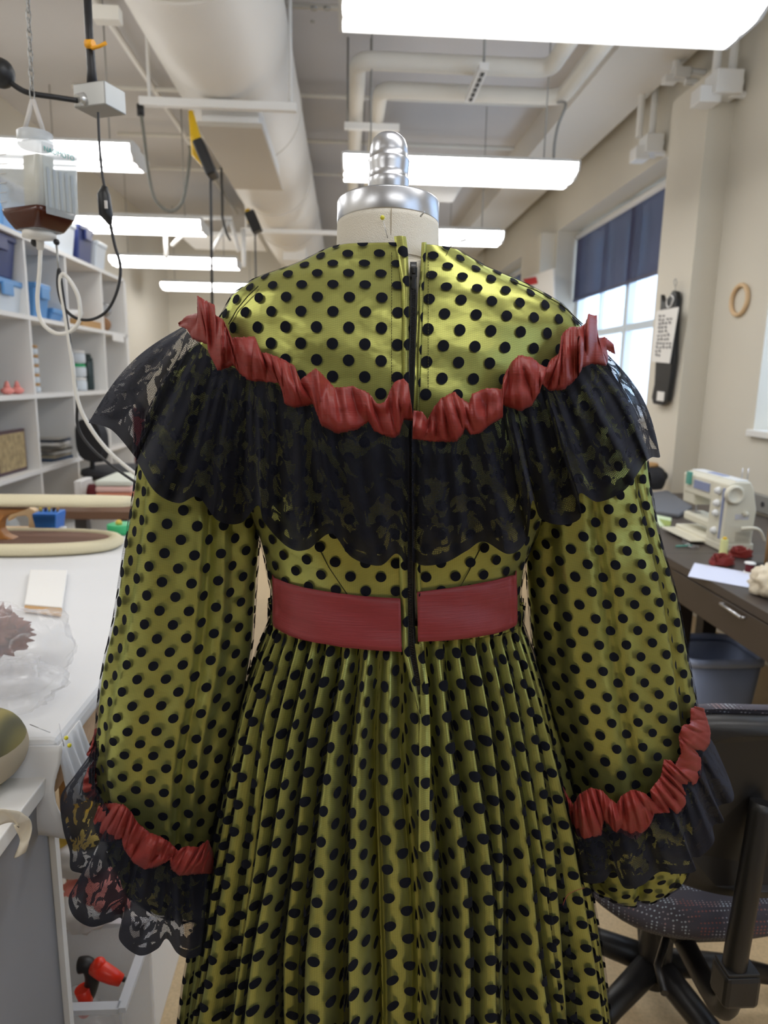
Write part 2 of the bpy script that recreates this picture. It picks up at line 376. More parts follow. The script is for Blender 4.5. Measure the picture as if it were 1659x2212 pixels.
# skirt --------------------------------------------------------------
NP = 42
sk = []
for py, xl, xr, b in [(1340, 588, 1120, .092), (1420, 560, 1143, .108), (1500, 532, 1166, .122), (1600, 505, 1195, .142), (1720, 480, 1225, .160), (1850, 452, 1248, .176), (2000, 428, 1270, .19), (2100, 410, 1282, .198), (2212, 394, 1296, .206), (2900, 300, 1400, .25)]:
    l, r = PY(xl, py, YC), PY(xr, py, YC); k = math.sqrt(1-(b/YC)**2)
    sk.append(((l.z+r.z)/2, (r.x-l.x)/2*k, b, (l.x+r.x)/2))
sk = np.array(sk)[::-1]
rnd = random.Random(3)
pw = np.cumsum([rnd.uniform(.7, 1.3) for _ in range(NP+1)]); pw = (pw-pw[0])/(pw[-1]-pw[0])
pa = [rnd.uniform(.65, 1.15) for _ in range(NP)]; pmg = [rnd.uniform(-1, 1) for _ in range(NP)]
def skirt_pt(q, z, mode):
    """q in [0,NP) pleat coordinate; mode 0 satin, 1 tulle"""
    i = int(q) % NP; t = q-int(q)
    zw = sk[-1, 0]; dep = zw-z
    a, b, xc = [float(np.interp(z, sk[:, 0], sk[:, k])) for k in (1, 2, 3)]
    # pleats start evenly at the waist and get uneven lower down
    f0 = (i+t)/NP; f1 = pw[i]+(pw[i+1]-pw[i])*t; mixv = min(1, dep/.35)
    th = 2*PI*(f0*(1-mixv)+f1*mixv) + .05*mixv*math.sin(5*2*PI*f0+dep*5)
    A = np.interp(dep, [0, .03, .12, .3, .6, 1.1], [.014, .024, .034, .043, .052, .058])*(1+(pa[i]-1)*mixv)
    # every second or third pleat sinks behind its neighbours further down
    sink = max(0, math.sin(2*PI*(f0*NP/2.7)+pmg[i]*.9))*min(1, max(0, (dep-.08)/.4))*.040
    s = math.sin(PI*t); pr = s**(.75 if mode == 0 else .42)
    lean = .35*mixv
    tw = t+lean*.25*math.sin(2*PI*t)
    if mode == 0: tw = (tw-.19)/.62
    pr = math.sin(PI*min(1, max(0, tw)))**(.62 if mode == 0 else .42)
    off = A*(pr-.75)-sink + (.0028 if mode else 0)
    off += .004*math.sin(dep*11+i*2.1)*mixv*.5
    e = 2/2.15; sn, cs = math.sin(th), math.cos(th)
    return Vector((xc+(a+off)*math.copysign(abs(sn)**e, sn), YC-(b+off)*math.copysign(abs(cs)**e, cs), z))
qz = 2.1   # pleat coordinate at the zip opening
def skirt(mode, mat, name, parent, per=16, nr=110):
    zs = np.concatenate([np.linspace(sk[-1, 0]+.028, sk[-1, 0], 8)[:-1], np.linspace(sk[-1, 0], .16, nr)])
    qs = np.linspace(0, NP, NP*per+1)[:-1]
    G = np.zeros((len(zs), len(qs), 3))
    for i, z in enumerate(zs):
        for j, q in enumerate(qs): G[i, j] = skirt_pt(q+1e-6, z, mode)
    # u: equal cloth in every pleat, distributed by arc length at mid height
    m_ = int(len(zs)*.38); s = np.linalg.norm(np.roll(G[m_], -1, 0)-G[m_], axis=1); u = np.r_[0, np.cumsum(s)]
    per_ = round(u[-1]*.82/.0325)*.0325; u *= per_/u[-1]
    v = np.array([z for z in zs])*1.03
    UV = np.stack(np.broadcast_arrays(u[None, :], v[:, None]), -1)
    return grid(name, G, mat, parent, uv=UV, closed=True)
skt = skirt(0, OLIVE, 'skirt', dress); skirt(1, TULLE, 'dotted_tulle', skt)
# sleeves ------------------------------------------------------------
def onsk(px, py, off=0):
    Y = .66
    for _ in range(12):
        p = PY(px, py, Y); a, b, xc = [float(np.interp(p.z, sk[:, 0], sk[:, k])) for k in (1, 2, 3)]
        t = min(.98, abs((p.x-xc)/a)); Y = .5*Y+.5*(YC-b*(1-t**2.15)**(1/2.15)-off)
    return PY(px, py, Y)
def sleeve(name, LR, ys, parent, folds, side, close=False):
    """LR: list of (xl,yl,xr,yr) ring silhouettes, ys: (centre depth, depth radius)"""
    K = len(LR); n = 120; sub = 8
    L = crv([PY(a[0], a[1], y[0]) for a, y in zip(LR, ys)], sub); R = crv([PY(a[2], a[3], y[0]) for a, y in zip(LR, ys)], sub)
    Yr = [float(v) for v in np.interp(np.linspace(0, K-1, len(L)), range(K), [y[1] for y in ys])]
    out = []
    for mode in (0, 1):
        G = []
        for i, (l, r, b) in enumerate(zip(L, R, Yr)):
            c = (l+r)/2; h = (r-l)/2; row = []; v = i/(len(L)-1); hw = h.length
            kk = math.sqrt(max(.2, 1-(b/c.y)**2))
            fade = min(1, (len(L)-1-i)/6)
            for k in range(n):
                t = 2*PI*k/n; e = 2/2.1; cx_, sy_ = math.cos(t), math.sin(t)
                d = 0
                for (ph, wd, amp, dr) in folds: # fold valleys: angle, width, depth, drift along v
                    da = (t-(ph+dr*v)+PI) % (2*PI)-PI; d -= amp*math.exp(-(da/wd)**2)*min(1, v*3+.2)*(1 if mode == 0 else .45)
                d += .0030*math.sin(3*t+7*v)*math.sin(v*9)+.0035*nz(math.cos(t)*2, math.sin(t)*2+side*5, v*9)*(1 if mode == 0 else .8)
                d += .004*nz(math.cos(t)*3+4, math.sin(t)*3, v*16)*max(0, v-.55)*2
                d = (d + (.0026 if mode else 0))*fade + (.0012 if mode else 0)*(1-fade)
                rr = 1+d/max(hw, .01)
                row.append(list(c+h*kk*rr*math.copysign(abs(cx_)**e, cx_)+Vector((0, -1, 0))*(b+d)*math.copysign(abs(sy_)**e, sy_)))
            G.append(row)
        G = np.array(G)
        s = np.linalg.norm(np.roll(G, -1, 1)-G, axis=2)
        # metric u measured from the near mid-line (k = n/4)
        U = np.zeros((len(G), n+1))
        uu = np.zeros((len(G), n+1)); uu[:, 1:] = np.cumsum(s, 1); U = uu-uu[:, n//4:n//4+1]
        mid = G[:, n//4]; vv = np.r_[0, np.cumsum(np.linalg.norm(np.diff(mid, axis=0), axis=1))]
        UV = np.stack([U, -np.repeat(vv[:, None], n+1, 1)], -1)
        out.append((G, UV))
    o = grid(name, out[0][0], OLIVE, parent, uv=out[0][1], closed=True)
    grid('dotted_tulle', out[1][0], TULLE, o, uv=out[1][1], closed=True)
    return out[1][0]
LL = [(440, 735, 500, 725), (385, 790, 535, 775), (332, 885, 555, 880), (303, 1000, 556, 1010), (286, 1110, 554, 1130), (267, 1220, 553, 1230), (249, 1340, 550, 1330), (232, 1440, 538, 1430), (219, 1520, 520, 1520), (212, 1600, 500, 1620), (217, 1680, 480, 1720), (238, 1745, 462, 1800), (238, 1800, 452, 1880), (250, 1860, 445, 1940), (300, 1920, 425, 1975), (340, 1945, 395, 1975)]
LY = [(.81, .03), (.81, .05), (.81, .06), (.805, .064), (.80, .066), (.80, .066), (.80, .068), (.80, .07), (.80, .07), (.80, .066), (.80, .058), (.80, .05), (.80, .05), (.80, .045), (.80, .03), (.80, .01)]
RR = [(1215, 735, 1262, 740), (1185, 790, 1310, 805), (1160, 860, 1346, 880), (1148, 940, 1375, 960), (1142, 1030, 1388, 1040), (1138, 1120, 1408, 1120), (1141, 1200, 1426, 1200), (1148, 1300, 1447, 1290), (1156, 1400, 1465, 1390), (1168, 1500, 1482, 1490), (1190, 1590, 1490, 1555), (1213, 1670, 1488, 1610), (1226, 1745, 1482, 1665), (1236, 1805, 1480, 1725), (1248, 1862, 1478, 1800), (1275, 1908, 1466, 1868), (1315, 1932, 1432, 1912), (1350, 1936, 1395, 1932)]
RY = [(.81, .03), (.81, .05), (.81, .06), (.805, .064), (.80, .066), (.80, .066), (.80, .068), (.80, .07), (.80, .072), (.80, .075), (.80, .076), (.80, .076), (.80, .074), (.80, .07), (.80, .062), (.80, .045), (.80, .028), (.80, .008)]
GL = sleeve('sleeve', LL, LY, dress, [(PI*.36, .12, .017, -.10), (PI*.76, .2, .009, .2), (PI*.2, .2, .009, .1), (PI*.56, .25, .006, -.3), (PI*1.3, .3, .01, 0)], 0)
GR = sleeve('sleeve', RR, RY, dress, [(PI*.56, .10, .013, -.05), (PI*.24, .09, .014, .06), (PI*.80, .2, .010, .1), (PI*.4, .2, .005, .3), (PI*1.4, .3, .01, 0)], 1)
# lookup: point on a sleeve's near face under a pixel
def onsleeve(G, px, py, off=0, yc=.80):
    P = G[:, :G.shape[1]//2+1].reshape(-1, 3)
    d = P-np.array(CAM); F3 = np.array(F_); dd = d@F3; X = CX+FPX*(d@np.array(R_))/dd; Yv = CY-FPX*(d@np.array(U_))/dd
    k = np.argsort((X-px)**2+(Yv-py)**2)[:4]; w_ = 1/(((X-px)**2+(Yv-py)**2)[k]+4)
    return PY(px, py, float((P[k, 1]*w_).sum()/w_.sum())-off)
# nearest cloth surface under a pixel, from the sleeve and bodice meshes themselves
CELL = 6; DM = np.full((2300//CELL, 1700//CELL), 9.0)
for G_ in (GL, GR, GB):
    H_ = [G_]
    for _ in range(2):
        g = H_[-1]; a_ = (g[1:]+g[:-1])/2; g2 = np.empty((g.shape[0]*2-1,)+g.shape[1:]); g2[::2] = g; g2[1::2] = a_
        b_ = (g2[:, 1:]+g2[:, :-1])/2; g3 = np.empty((g2.shape[0], g2.shape[1]*2-1, 3)); g3[:, ::2] = g2; g3[:, 1::2] = b_; H_.append(g3)
    d_ = H_[-1].reshape(-1, 3)-np.array(CAM); dd = d_@np.array(F_)
    X_ = ((CX+FPX*(d_@np.array(R_))/dd)/CELL).astype(int); Y_ = ((CY-FPX*(d_@np.array(U_))/dd)/CELL).astype(int)
    ok = (X_ >= 0) & (X_ < DM.shape[1]) & (Y_ >= 0) & (Y_ < DM.shape[0]); np.minimum.at(DM, (Y_[ok], X_[ok]), d_[ok, 1])
def near(px, py):
    a, b = int(py/CELL), int(px/CELL); w = DM[max(0, a-1):a+2, max(0, b-1):b+2]; return float(w.min()) if w.size else 9.0
def topix(p):
    d = Vector(p)-CAM; k = d.dot(F_); return CX+FPX*d.dot(R_)/k, CY-FPX*d.dot(U_)/k
# ruched ribbons -------------------------------------------------------
def ribbon(name, up, lo, fn, parent, off=.010, n=260, m_=17, amp=.0085, seed=0, mat=None):
    up = resamp([Vector((x, y)) for x, y in up], n); lo = resamp([Vector((x, y)) for x, y in lo], n)
    # pair points monotonically: use equal arc fraction, slightly smoothed
    wd = [(u-l).length for u, l in zip(up, lo)]; mxw = max(wd)
    G = []
    for i in range(n):
        row = []; g = wd[i]/mxw
        for j in range(m_):
            t = j/(m_-1); p = up[i].lerp(lo[i], t)
            s = i/n*len(up)/9
            base = fn(p.x, p.y, 0)
            bulge = off*(.30+.95*g*math.sin(PI*t)**.8)
            wr = amp*(.35+.65*g)*(1.1*abs(math.sin(i*.19+seed+2.2*math.sin(i*.045+seed)+(t-.5)*2.6*math.sin(i*.08)))**.6+1.5*nz(i*.05, t*2.0, seed+.5)+.8*nz(i*.16, t*.9, seed+9))*math.sin(PI*min(1, max(.06, t)))**.3
            curl = .004*g*(nz(i*.07, seed, 3.3)+.5)*(abs(2*t-1)**3)
            y = base.y-bulge-wr-curl
            # frayed edge
            if j in (0, m_-1): p = p+Vector((random.uniform(-.8, .8), random.uniform(-1.2, 1.2)))
            row.append(list(PY(p.x, p.y, y)))
        G.append(row)
    return grid(name, np.array(G), mat or REDSILK, parent, solid=.0005)
def onb(px, py, off=0):
    # body in the middle, blends to the sleeve cap outside
    p = onbody(px, py, off)
    return p
UPL = [(385, 698), (404, 682), (427, 676), (426, 639), (445, 650), (463, 658), (465, 680), (482, 690), (501, 730), (513, 728), (551, 728), (564, 762), (577, 762), (602, 772), (636, 789), (648, 822), (682, 795), (703, 816), (724, 838), (762, 834), (796, 848), (815, 873), (830, 869), (851, 827), (870, 817), (882, 828)]
LOL = [(386, 704), (404, 711), (416, 732), (450, 745), (450, 760), (471, 801), (505, 789), (517, 806), (538, 822), (602, 827), (610, 843), (615, 873), (636, 881), (678, 873), (684, 894), (695, 920), (728, 937), (771, 928), (796, 911), (809, 932), (851, 947), (863, 938), (872, 907), (893, 908)]
UPR = [(893, 886), (913, 890), (924, 907), (938, 878), (955, 859), (982, 846), (994, 859), (1013, 871), (1020, 851), (1051, 838), (1084, 840), (1088, 813), (1105, 782), (1121, 767), (1148, 772), (1171, 790), (1183, 794), (1188, 778), (1208, 763), (1213, 724), (1229, 707), (1256, 705), (1266, 697), (1271, 678), (1289, 682), (1289, 709), (1283, 732), (1306, 728), (1325, 743)]
LOR = [(891, 948), (936, 954), (986, 954), (1001, 936), (1005, 925), (1017, 940), (1036, 936), (1059, 917), (1086, 902), (1086, 875), (1125, 888), (1148, 877), (1165, 848), (1168, 828), (1187, 844), (1217, 842), (1248, 817), (1258, 794), (1275, 786), (1310, 790), (1314, 770), (1310, 755), (1329, 765)]
def lift(fn, a): return lambda x, y, off=0: fn(x, y, off+a)
# lace capelet ---------------------------------------------------------
def lace(name, cols, parent, nfold, amp, n=360, m_=60, scal=None, ph=0, bul=None):
    """cols: (px,py,Y at top, px,py,Y at hem)"""
    A = np.array(cols, float); k = 30
    top = crv([PY(*c[:3]) for c in cols], k); bot = crv([PY(*c[3:]) for c in cols], k)
    D = np.array([list(p) for p in bot]); s = np.r_[0, np.cumsum(np.linalg.norm(np.diff(D, axis=0), axis=1))]
    ts = np.interp(np.linspace(0, s[-1], n), s, np.arange(len(bot))/(len(bot)-1.0))
    lk = lambda P, t: P[int(t*(len(P)-1))].lerp(P[min(len(P)-1, int(t*(len(P)-1))+1)], t*(len(P)-1)-int(t*(len(P)-1)))
    G = []; U = []; ucl = 0; prev = None
    for i, t in enumerate(ts):
        a, b = lk(top, t), lk(bot, t); row = []
        f = math.sin(2*PI*nfold*t+ph+1.4*math.sin(nfold*1.7*t+1)); f2 = math.sin(2*PI*nfold*2.3*t+2)
        L = (b-a).length
        for j in range(m_):
            v = j/(m_-1); p = a.lerp(b, v)
            sag = .012*math.sin(PI*v)**1.0
            g = v**.8
            yo = -sag-amp*(g*f*.8+.25*f2*min(1, v*4)*(1-.4*v))-.004
            p = Vector((p.x, p.y+yo, p.z)) + (p-CAM).normalized()*0
            # keep the traced outline: slide along the view ray
            q = a.lerp(b, v)
            if bul:
                bx = float(np.interp(t*(len(cols)-1), range(len(bul)), [z[0] for z in bul])); by = float(np.interp(t*(len(cols)-1), range(len(bul)), [z[1] for z in bul]))
                sv = math.sin(PI*v)/FPX*q.y; q = q+R_*bx*sv-U_*by*sv
            yn = q.y+yo
            px_, py_ = topix(q); nr_ = near(px_, py_)
            if nr_ < 5: yn = min(yn, nr_-.004-.5*amp*g*(1+f))
            p = CAM+(q-CAM)*(yn/q.y)
            row.append(list(p))
        if prev is not None: ucl += (Vector(row[-1])-prev).length
        prev = Vector(row[-1])
        G.append(row); U.append([(ucl, L*(1-j/(m_-1))) for j in range(m_)])
    return grid(name, np.array(G), LACE, parent, uv=np.array(U))
# ---- assemble trims
def surf(px, py):
    n_ = near(px, py)
    if n_ < 5: return PY(px, py, n_)
    if py < 1240 and 575 < px < 1140: return onbody(px, py)
    return onsleeve(GL if px < 800 else GR, px, py)
def bl(px, py, off=0):     # closed back surface from collar to skirt
    t = min(1, max(0, (py-1395)/25)); a = onbody(px, py, off+max(0, min(py, 1400)-1320)/80*.012)
    if t <= 0: return a
    b = onsk(px, py, off+.009); return PY(px, py, a.y*(1-t)+b.y*t)
capL = [(408, 700, 268, 905, .92, .87), (400, 703, 192, 912, .86, .84), (402, 712, 240, 928, .81, .80), (412, 725, 290, 985, .775, .775), (430, 740, 298, 1000, 0, 0), (452, 760, 335, 1062, 0, 0), (474, 775, 385, 1087, 0, 0), (494, 788, 428, 1074, 0, 0),
        (512, 798, 470, 1124, 0, 0), (532, 808, 520, 1130, 0, 0), (552, 815, 557, 1092, 0, 0), (577, 822, 572, 1130, 0, 0), (607, 835, 622, 1182, 0, 0), (642, 850, 664, 1187, 0, 0), (677, 868, 715, 1153, 0, 0), (712, 888, 760, 1204, 0, 0), (762, 900, 820, 1222, 0, 0), (820, 905, 858, 1196, 0, 0), (884, 905, 884, 1238, 0, 0)]
capR = [(889, 920, 890, 1212, 0, 0), (915, 928, 920, 1222, 0, 0), (945, 932, 965, 1214, 0, 0), (975, 925, 1008, 1190, 0, 0), (1010, 910, 1045, 1170, 0, 0), (1045, 892, 1100, 1197, 0, 0), (1075, 872, 1138, 1165, 0, 0), (1098, 858, 1150, 1082, 0, 0), (1118, 845, 1168, 1120, 0, 0), (1140, 832, 1212, 1134, 0, 0), (1160, 825, 1254, 1118, 0, 0), (1178, 818, 1252, 1066, 0, 0),
        (1195, 808, 1292, 1084, 0, 0), (1218, 796, 1345, 1062, 0, 0), (1245, 782, 1378, 1022, 0, 0), (1262, 775, 1392, 1000, 0, 0), (1285, 765, 1408, 988, .77, .775), (1308, 762, 1426, 985, .80, .82), (1310, 765, 1404, 945, .86, .88)]
def mkcols(L, sf, depth=.020, top=.004, wob=.010):
    out = []
    for i, (a, b, c, d, ya, yb) in enumerate(L):
        ya = ya or min(sf(a, b).y-top, .80)
        yb = yb or min(sf(c, d).y-depth-wob*(i % 2), .80)
        out.append((a, b, ya, c, d, yb))
    return out
lace('lace_ruffle', mkcols(capL, surf), dress, 9, .014, ph=.5, bul=[(0, 0), (-16, -20), (-12, -12), (-6, -4)]+[(0, 0)]*15)
lace('lace_ruffle', mkcols(capR, surf), dress, 8, .014, ph=2.0, bul=[(0, 0)]*15+[(8, -3), (14, -8), (20, -16), (10, -10)])
def ribY(px, py, off=0):
    q = onbody(px, py, 0); Y = q.y
    n_ = near(px, py)
    if n_ < 5: Y = min(Y, n_)
    if px < 480: Y = .738+.0006*(480-px)
    if px > 1250: Y = .732+.0006*(px-1250)
    return PY(px, py, Y-.016-off)
ribbon('ruched_ribbon', UPL, LOL, ribY, dress, seed=1)
ribbon('ruched_ribbon', UPR, LOR, ribY, dress, seed=5)
# left cuff
cL = [(214, 1600, 205, 1600, .86, .92), (212, 1640, 192, 1632, .85, .90), (205, 1660, 160, 1677, .83, .88), (205, 1690, 131, 1722, .81, .86), (215, 1715, 136, 1790, .79, .83), (226, 1735, 150, 1838, .775, .83), (233, 1748, 153, 1878, .768, .81), (240, 1758, 180, 1892, .762, .80), (246, 1770, 149, 1935, .755, .775), (256, 1788, 158, 1978, .75, .755),
      (268, 1800, 195, 2002, .745, .742), (285, 1815, 238, 1992, .74, .735), (300, 1828, 262, 1984, .738, .74), (316, 1840, 258, 2030, .736, .728), (336, 1850, 300, 2064, .735, .722), (356, 1856, 340, 2050, .735, .728), (372, 1858, 360, 2028, .735, .738), (388, 1865, 384, 2060, .735, .728), (408, 1868, 414, 2070, .74, .728), (432, 1862, 442, 2046, .748, .74), (452, 1850, 457, 1960, .76, .765), (462, 1835, 470, 1900, .80, .83)]
lace('cuff_ruffle', mkcols(cL, surf), dress, 8, .006, n=300, m_=40)
cR = [(1224, 1740, 1232, 1880, .76, .77), (1240, 1752, 1262, 1906, .735, .725), (1266, 1762, 1303, 1905, .73, .72), (1292, 1762, 1326, 1880, .725, .735), (1318, 1758, 1349, 1918, .722, .70), (1350, 1762, 1388, 1912, .72, .70), (1382, 1755, 1424, 1884, .72, .71), (1410, 1742, 1464, 1888, .722, .70), (1432, 1720, 1503, 1881, .725, .71), (1450, 1700, 1493, 1853, .73, .73), (1464, 1682, 1513, 1850, .735, .735),
      (1476, 1666, 1542, 1820, .745, .74), (1486, 1652, 1541, 1784, .75, .76), (1494, 1638, 1564, 1775, .755, .76), (1500, 1620, 1553, 1742, .765, .785), (1506, 1602, 1584, 1729, .775, .79), (1514, 1584, 1578, 1690, .79, .83), (1520, 1572, 1545, 1612, .83, .88)]
lace('cuff_ruffle', mkcols(cR, surf), dress, 8, .006, n=300, m_=40, ph=1)
def cuffY(tab):
    def f(px, py, off=0): return PY(px, py, float(np.interp(px, [t[0] for t in tab], [t[1] for t in tab])))
    return f
fL = cuffY([(180, .80), (215, .775), (260, .742), (330, .726), (400, .724), (440, .735), (465, .77)])
ribbon('cuff_ribbon', [(214, 1738), (240, 1733), (268, 1738), (284, 1755), (297, 1777), (324, 1799), (345, 1806), (368, 1820), (385, 1838), (392, 1832), (405, 1828), (429, 1830), (449, 1814), (461, 1843)],
       [(201, 1775), (206, 1795), (218, 1818), (246, 1818), (263, 1811), (267, 1836), (284, 1863), (311, 1880), (340, 1872), (360, 1862), (366, 1857), (370, 1878), (388, 1892), (432, 1888), (461, 1888)], fL, dress, seed=11, n=200)
ribbon('cuff_ribbon', [(205, 1575), (197, 1610), (186, 1630), (203, 1642), (190, 1660), (180, 1685), (179, 1706), (192, 1728), (214, 1735), (238, 1742)],
       [(213, 1570), (214, 1610), (216, 1640), (218, 1662), (221, 1680), (226, 1700), (230, 1712), (235, 1722), (240, 1735), (244, 1740)], lambda x, y, o=0: PY(x, y, .80+(1740-y)*.0003), dress, seed=15, n=120, off=.006)
ribbon('cuff_ribbon', [(484, 1632), (470, 1668), (462, 1690), (452, 1730), (447, 1770), (443, 1800), (446, 1822)],
       [(492, 1632), (488, 1680), (479, 1705), (468, 1748), (462, 1785), (460, 1810), (461, 1838)], lambda x, y, o=0: PY(x, y, .80+(1830-y)*.00015), dress, seed=19, n=100, off=.005)
fR = cuffY([(1220, .745), (1260, .722), (1320, .712), (1400, .712), (1460, .722), (1500, .745), (1535, .78)])
ribbon('cuff_ribbon', [(1216, 1700), (1228, 1722), (1238, 1738), (1252, 1715), (1275, 1701), (1302, 1708), (1316, 1725), (1332, 1736), (1343, 1718), (1366, 1705), (1390, 1712), (1408, 1727), (1404, 1708), (1427, 1678), (1434, 1640), (1448, 1641), (1457, 1656), (1471, 1627), (1466, 1590), (1474, 1567), (1491, 1563), (1492, 1530), (1504, 1526)],
       [(1226, 1745), (1235, 1778), (1245, 1803), (1268, 1819), (1299, 1803), (1304, 1772), (1316, 1782), (1332, 1806), (1373, 1814), (1403, 1789), (1414, 1758), (1437, 1757), (1464, 1760), (1484, 1742), (1488, 1728), (1473, 1696), (1504, 1700), (1516, 1671), (1516, 1637), (1499, 1618), (1521, 1624), (1533, 1607), (1535, 1580), (1520, 1530)], fR, dress, seed=23, n=320)
# waistband ------------------------------------------------------------
def bodyoff(px, py): return onbody(px, py, .006+max(0, py-1320)/80*.013)
def beltgrid():
    tL = [(865, 1293), (780, 1287), (700, 1277), (640, 1265), (604, 1252), (589, 1242)]; bL = [(868, 1408), (780, 1402), (700, 1391), (640, 1378), (606, 1362), (590, 1345)]
    tR = [(1115, 1236), (1098, 1245), (1050, 1257), (980, 1269), (901, 1279)]; bR = [(1117, 1338), (1100, 1358), (1050, 1372), (980, 1382), (903, 1386)]
    T = [bodyoff(*p) for p in tL]; B = [bodyoff(*p) for p in bL]
    zt, zb = T[-1].z, B[-1].z; T2 = [bodyoff(*p) for p in tR]; B2 = [bodyoff(*p) for p in bR]
    for k in range(1, 16):
        th = -1.75-(2*PI-3.5)*k/16; u = k/16
        T.append(bodypt(th, zt*(1-u)+T2[0].z*u, .006)); B.append(bodypt(th, zb*(1-u)+B2[0].z*u, .006))
    T += T2; B += B2
    T = crv(T, 8); B = crv(B, 8); G = []
    for i, (a, b) in enumerate(zip(T, B)): G.append([list(a.lerp(b, j/10)+Vector((0, -.0018*math.sin(i*.21+j*.7)*math.sin(PI*j/10)-.0012*nz(i*.3, j*.5, 7), 0))) for j in range(11)])
    return np.array(G)
grid('waistband', beltgrid(), BELTSILK, dress, solid=.0015)
# zipper ----------------------------------------------------------------
zp = strip(lambda y: zipx(y)-(7 if y < 1215 or y > 1440 else 9), lambda y: zipx(y)+(7 if y < 1215 or y > 1440 else 10), np.linspace(566, 1500, 90), .0005, BLKPL, 'zipper', dress, nx=7, solid=.0006, fn=bl)
mb = MB()
for py in np.arange(612, 1482, 3.6):
    c = bl(zipx(py), py, .0022)
    for s in (-1, 1): mb.box((c.x+s*.0009, c.y, c.z+s*.0004), (.0022, .0016, .0011))
mb.build('teeth', BLKPL, zp)
for s, x0_, x1_ in ((0, -7, -4), (1, 4, 7)):
    strip(lambda y: zipx(y)+x0_, lambda y: zipx(y)+x1_, np.linspace(600, 1480, 80), .0018, BLKPL, 'tape_edge', zp, nx=5, bulge=.0012, solid=.0004, fn=bl)
mb = MB(); c = bl(893, 588, .005); mb.box(c, (.0075, .004, .010)); mb.box(c+Vector((0, -.0035, .001)), (.0030, .003, .006)); mb.box(c+Vector((0, -.005, -.010)), (.0044, .0016, .014)); mb.build('slider', BLKPL, zp, bevel=.0008)
# plackets (folded fabric edges beside the zipper)
def plk(fl, fr, ys, off, bulge):
    o = strip(fl, fr, ys, off, OLIVE, 'placket', dress, nx=10, bulge=bulge, fn=bl, u0=.003)
    strip(fl, fr, ys, off+.0016, TULLE, 'dotted_tulle', o, nx=10, bulge=bulge, fn=bl, u0=.009); return o
plk(lambda y: float(np.interp(y, [505, 620, 900, 1220, 1400, 1560], [850, 868, 868, 862, 868, 909])), lambda y: float(np.interp(y, [505, 540, 620, 900, 1220, 1400, 1480, 1560], [876, 881, 884, 883, 880, 882, 899, 912])), np.linspace(511, 1560, 90), .0035, .004)
plk(lambda y: float(np.interp(y, [520, 620, 900, 1220, 1400, 1480], [911, 906, 897, 898, 905, 908])), lambda y: float(np.interp(y, [520, 620, 900, 1220, 1400, 1480, 1560], [922, 916, 906, 908, 916, 920, 920])), np.linspace(524, 1500, 70), .0030, .0025)
plk(lambda y: float(np.interp(y, [1395, 1480, 1600, 1840], [896, 909, 906, 904])), lambda y: float(np.interp(y, [1395, 1480, 1600, 1840], [912, 926, 930, 926])), np.linspace(1390, 1838, 60), .004, .002)
# seams and stitching
SEAM = pmat('dark olive thread', (.05, .05, .012, 1), .9)
def seam(pts, off=.0042, r=.0006, fn=None, nm='seam'):
    P_ = resamp([Vector(p) for p in pts], 40); MB().tube([(fn or onbody)(p.x, p.y, off) for p in P_], r, 5).build(nm, SEAM, dress)
seam([(688, 1182), (710, 1225), (750, 1284)], nm='dart_seam'); seam([(1036, 1188), (1015, 1230), (992, 1272)], nm='dart_seam')
seam([(558, 618), (535, 640), (512, 668), (494, 700)], nm='armhole_seam'); seam([(1108, 608), (1160, 628), (1215, 660), (1258, 700)], nm='armhole_seam')
for xs in ((846, 852), (925, 918)):
    mb = MB()
    for k in range(52):
        y0 = 545+k*6.4
        if y0 < 860: mb.tube([onbody(xs[0], y0, .0045), onbody(xs[0], y0+4, .0045)], .0004, 4)
    mb.build('stitch_line', SEAM, dress)
MB().tube([PY(963, 553, .73), PY(972, 535, .725), PY(985, 525, .724), PY(1006, 518, .722)], .0003, 5, sub=5).build('loose_thread', BLKPL, dress)
MB().tube([PY(1262, 1918, .70), PY(1240, 1925, .64), PY(1225, 1935, .62), PY(1216, 1955, .62)], .0003, 5, sub=5).build('loose_thread', REDSILK, dress)
# pins in the neck
def pin(a, b, headcol, label):
    mb = MB(); mb.tube([a, b], .00035, 6); t = thing('pin', label, 'pin', b)
    mb.build('needle', METAL, t); mb = MB(); mb.sph(a, .0024, 12); mb.build('head', pmat('yellow pin head', headcol, .3), t) if headcol else None
    return t
pin(PY(826, 470, .737), PY(842, 530, .742), srgb(215, 210, 60), 'dressmaking pin with a yellow ball head stuck in the cream neck')
MB().tube([PY(917, 456, .735), PY(908, 468, .739)], .0009, 6).build('staple', METAL, form)
hs_ = [tl((.0588*math.sin(a), -.0588*math.cos(a), -.052+.006*math.cos(a))) for a in np.linspace(-1.2, 1.2, 30)]
MB().tube(hs_, .0004, 5).build('neck_seam', bpy.data.materials['neck seam thread'], form)
# ================================================================== THE ROOM
WALLP = pmat('painted wall, warm beige', srgb(222, 216, 202), .85, noise=.02, scale=3, bump=.03, bscale=300)
CEILP = pmat('painted ceiling', srgb(205, 203, 203), .9, noise=.04, scale=2, bump=.05, bscale=120)
WHITEP = pmat('white enamel', srgb(238, 237, 234), .45)
DUCTP = pmat('painted duct', srgb(232, 228, 220), .55, noise=.03, scale=3)
SOFP = pmat('painted soffit', srgb(226, 222, 214), .85)
GREYM = pmat('grey galvanised steel', srgb(165, 165, 162), .45, .6)
PIPEP = pmat('white pipe insulation', srgb(232, 228, 218), .8, noise=.03)
FLOORP = pmat('speckled tan vinyl floor', srgb(200, 176, 138), .55, noise=.28, scale=160)
XW, XL, YF, YB, ZC = 2.15, -2.75, 11.2, -5.0, 3.54
def struct(name, mb, mat, **k):
    o = mb.build(name, mat, **k); o['kind'] = 'structure'; return o
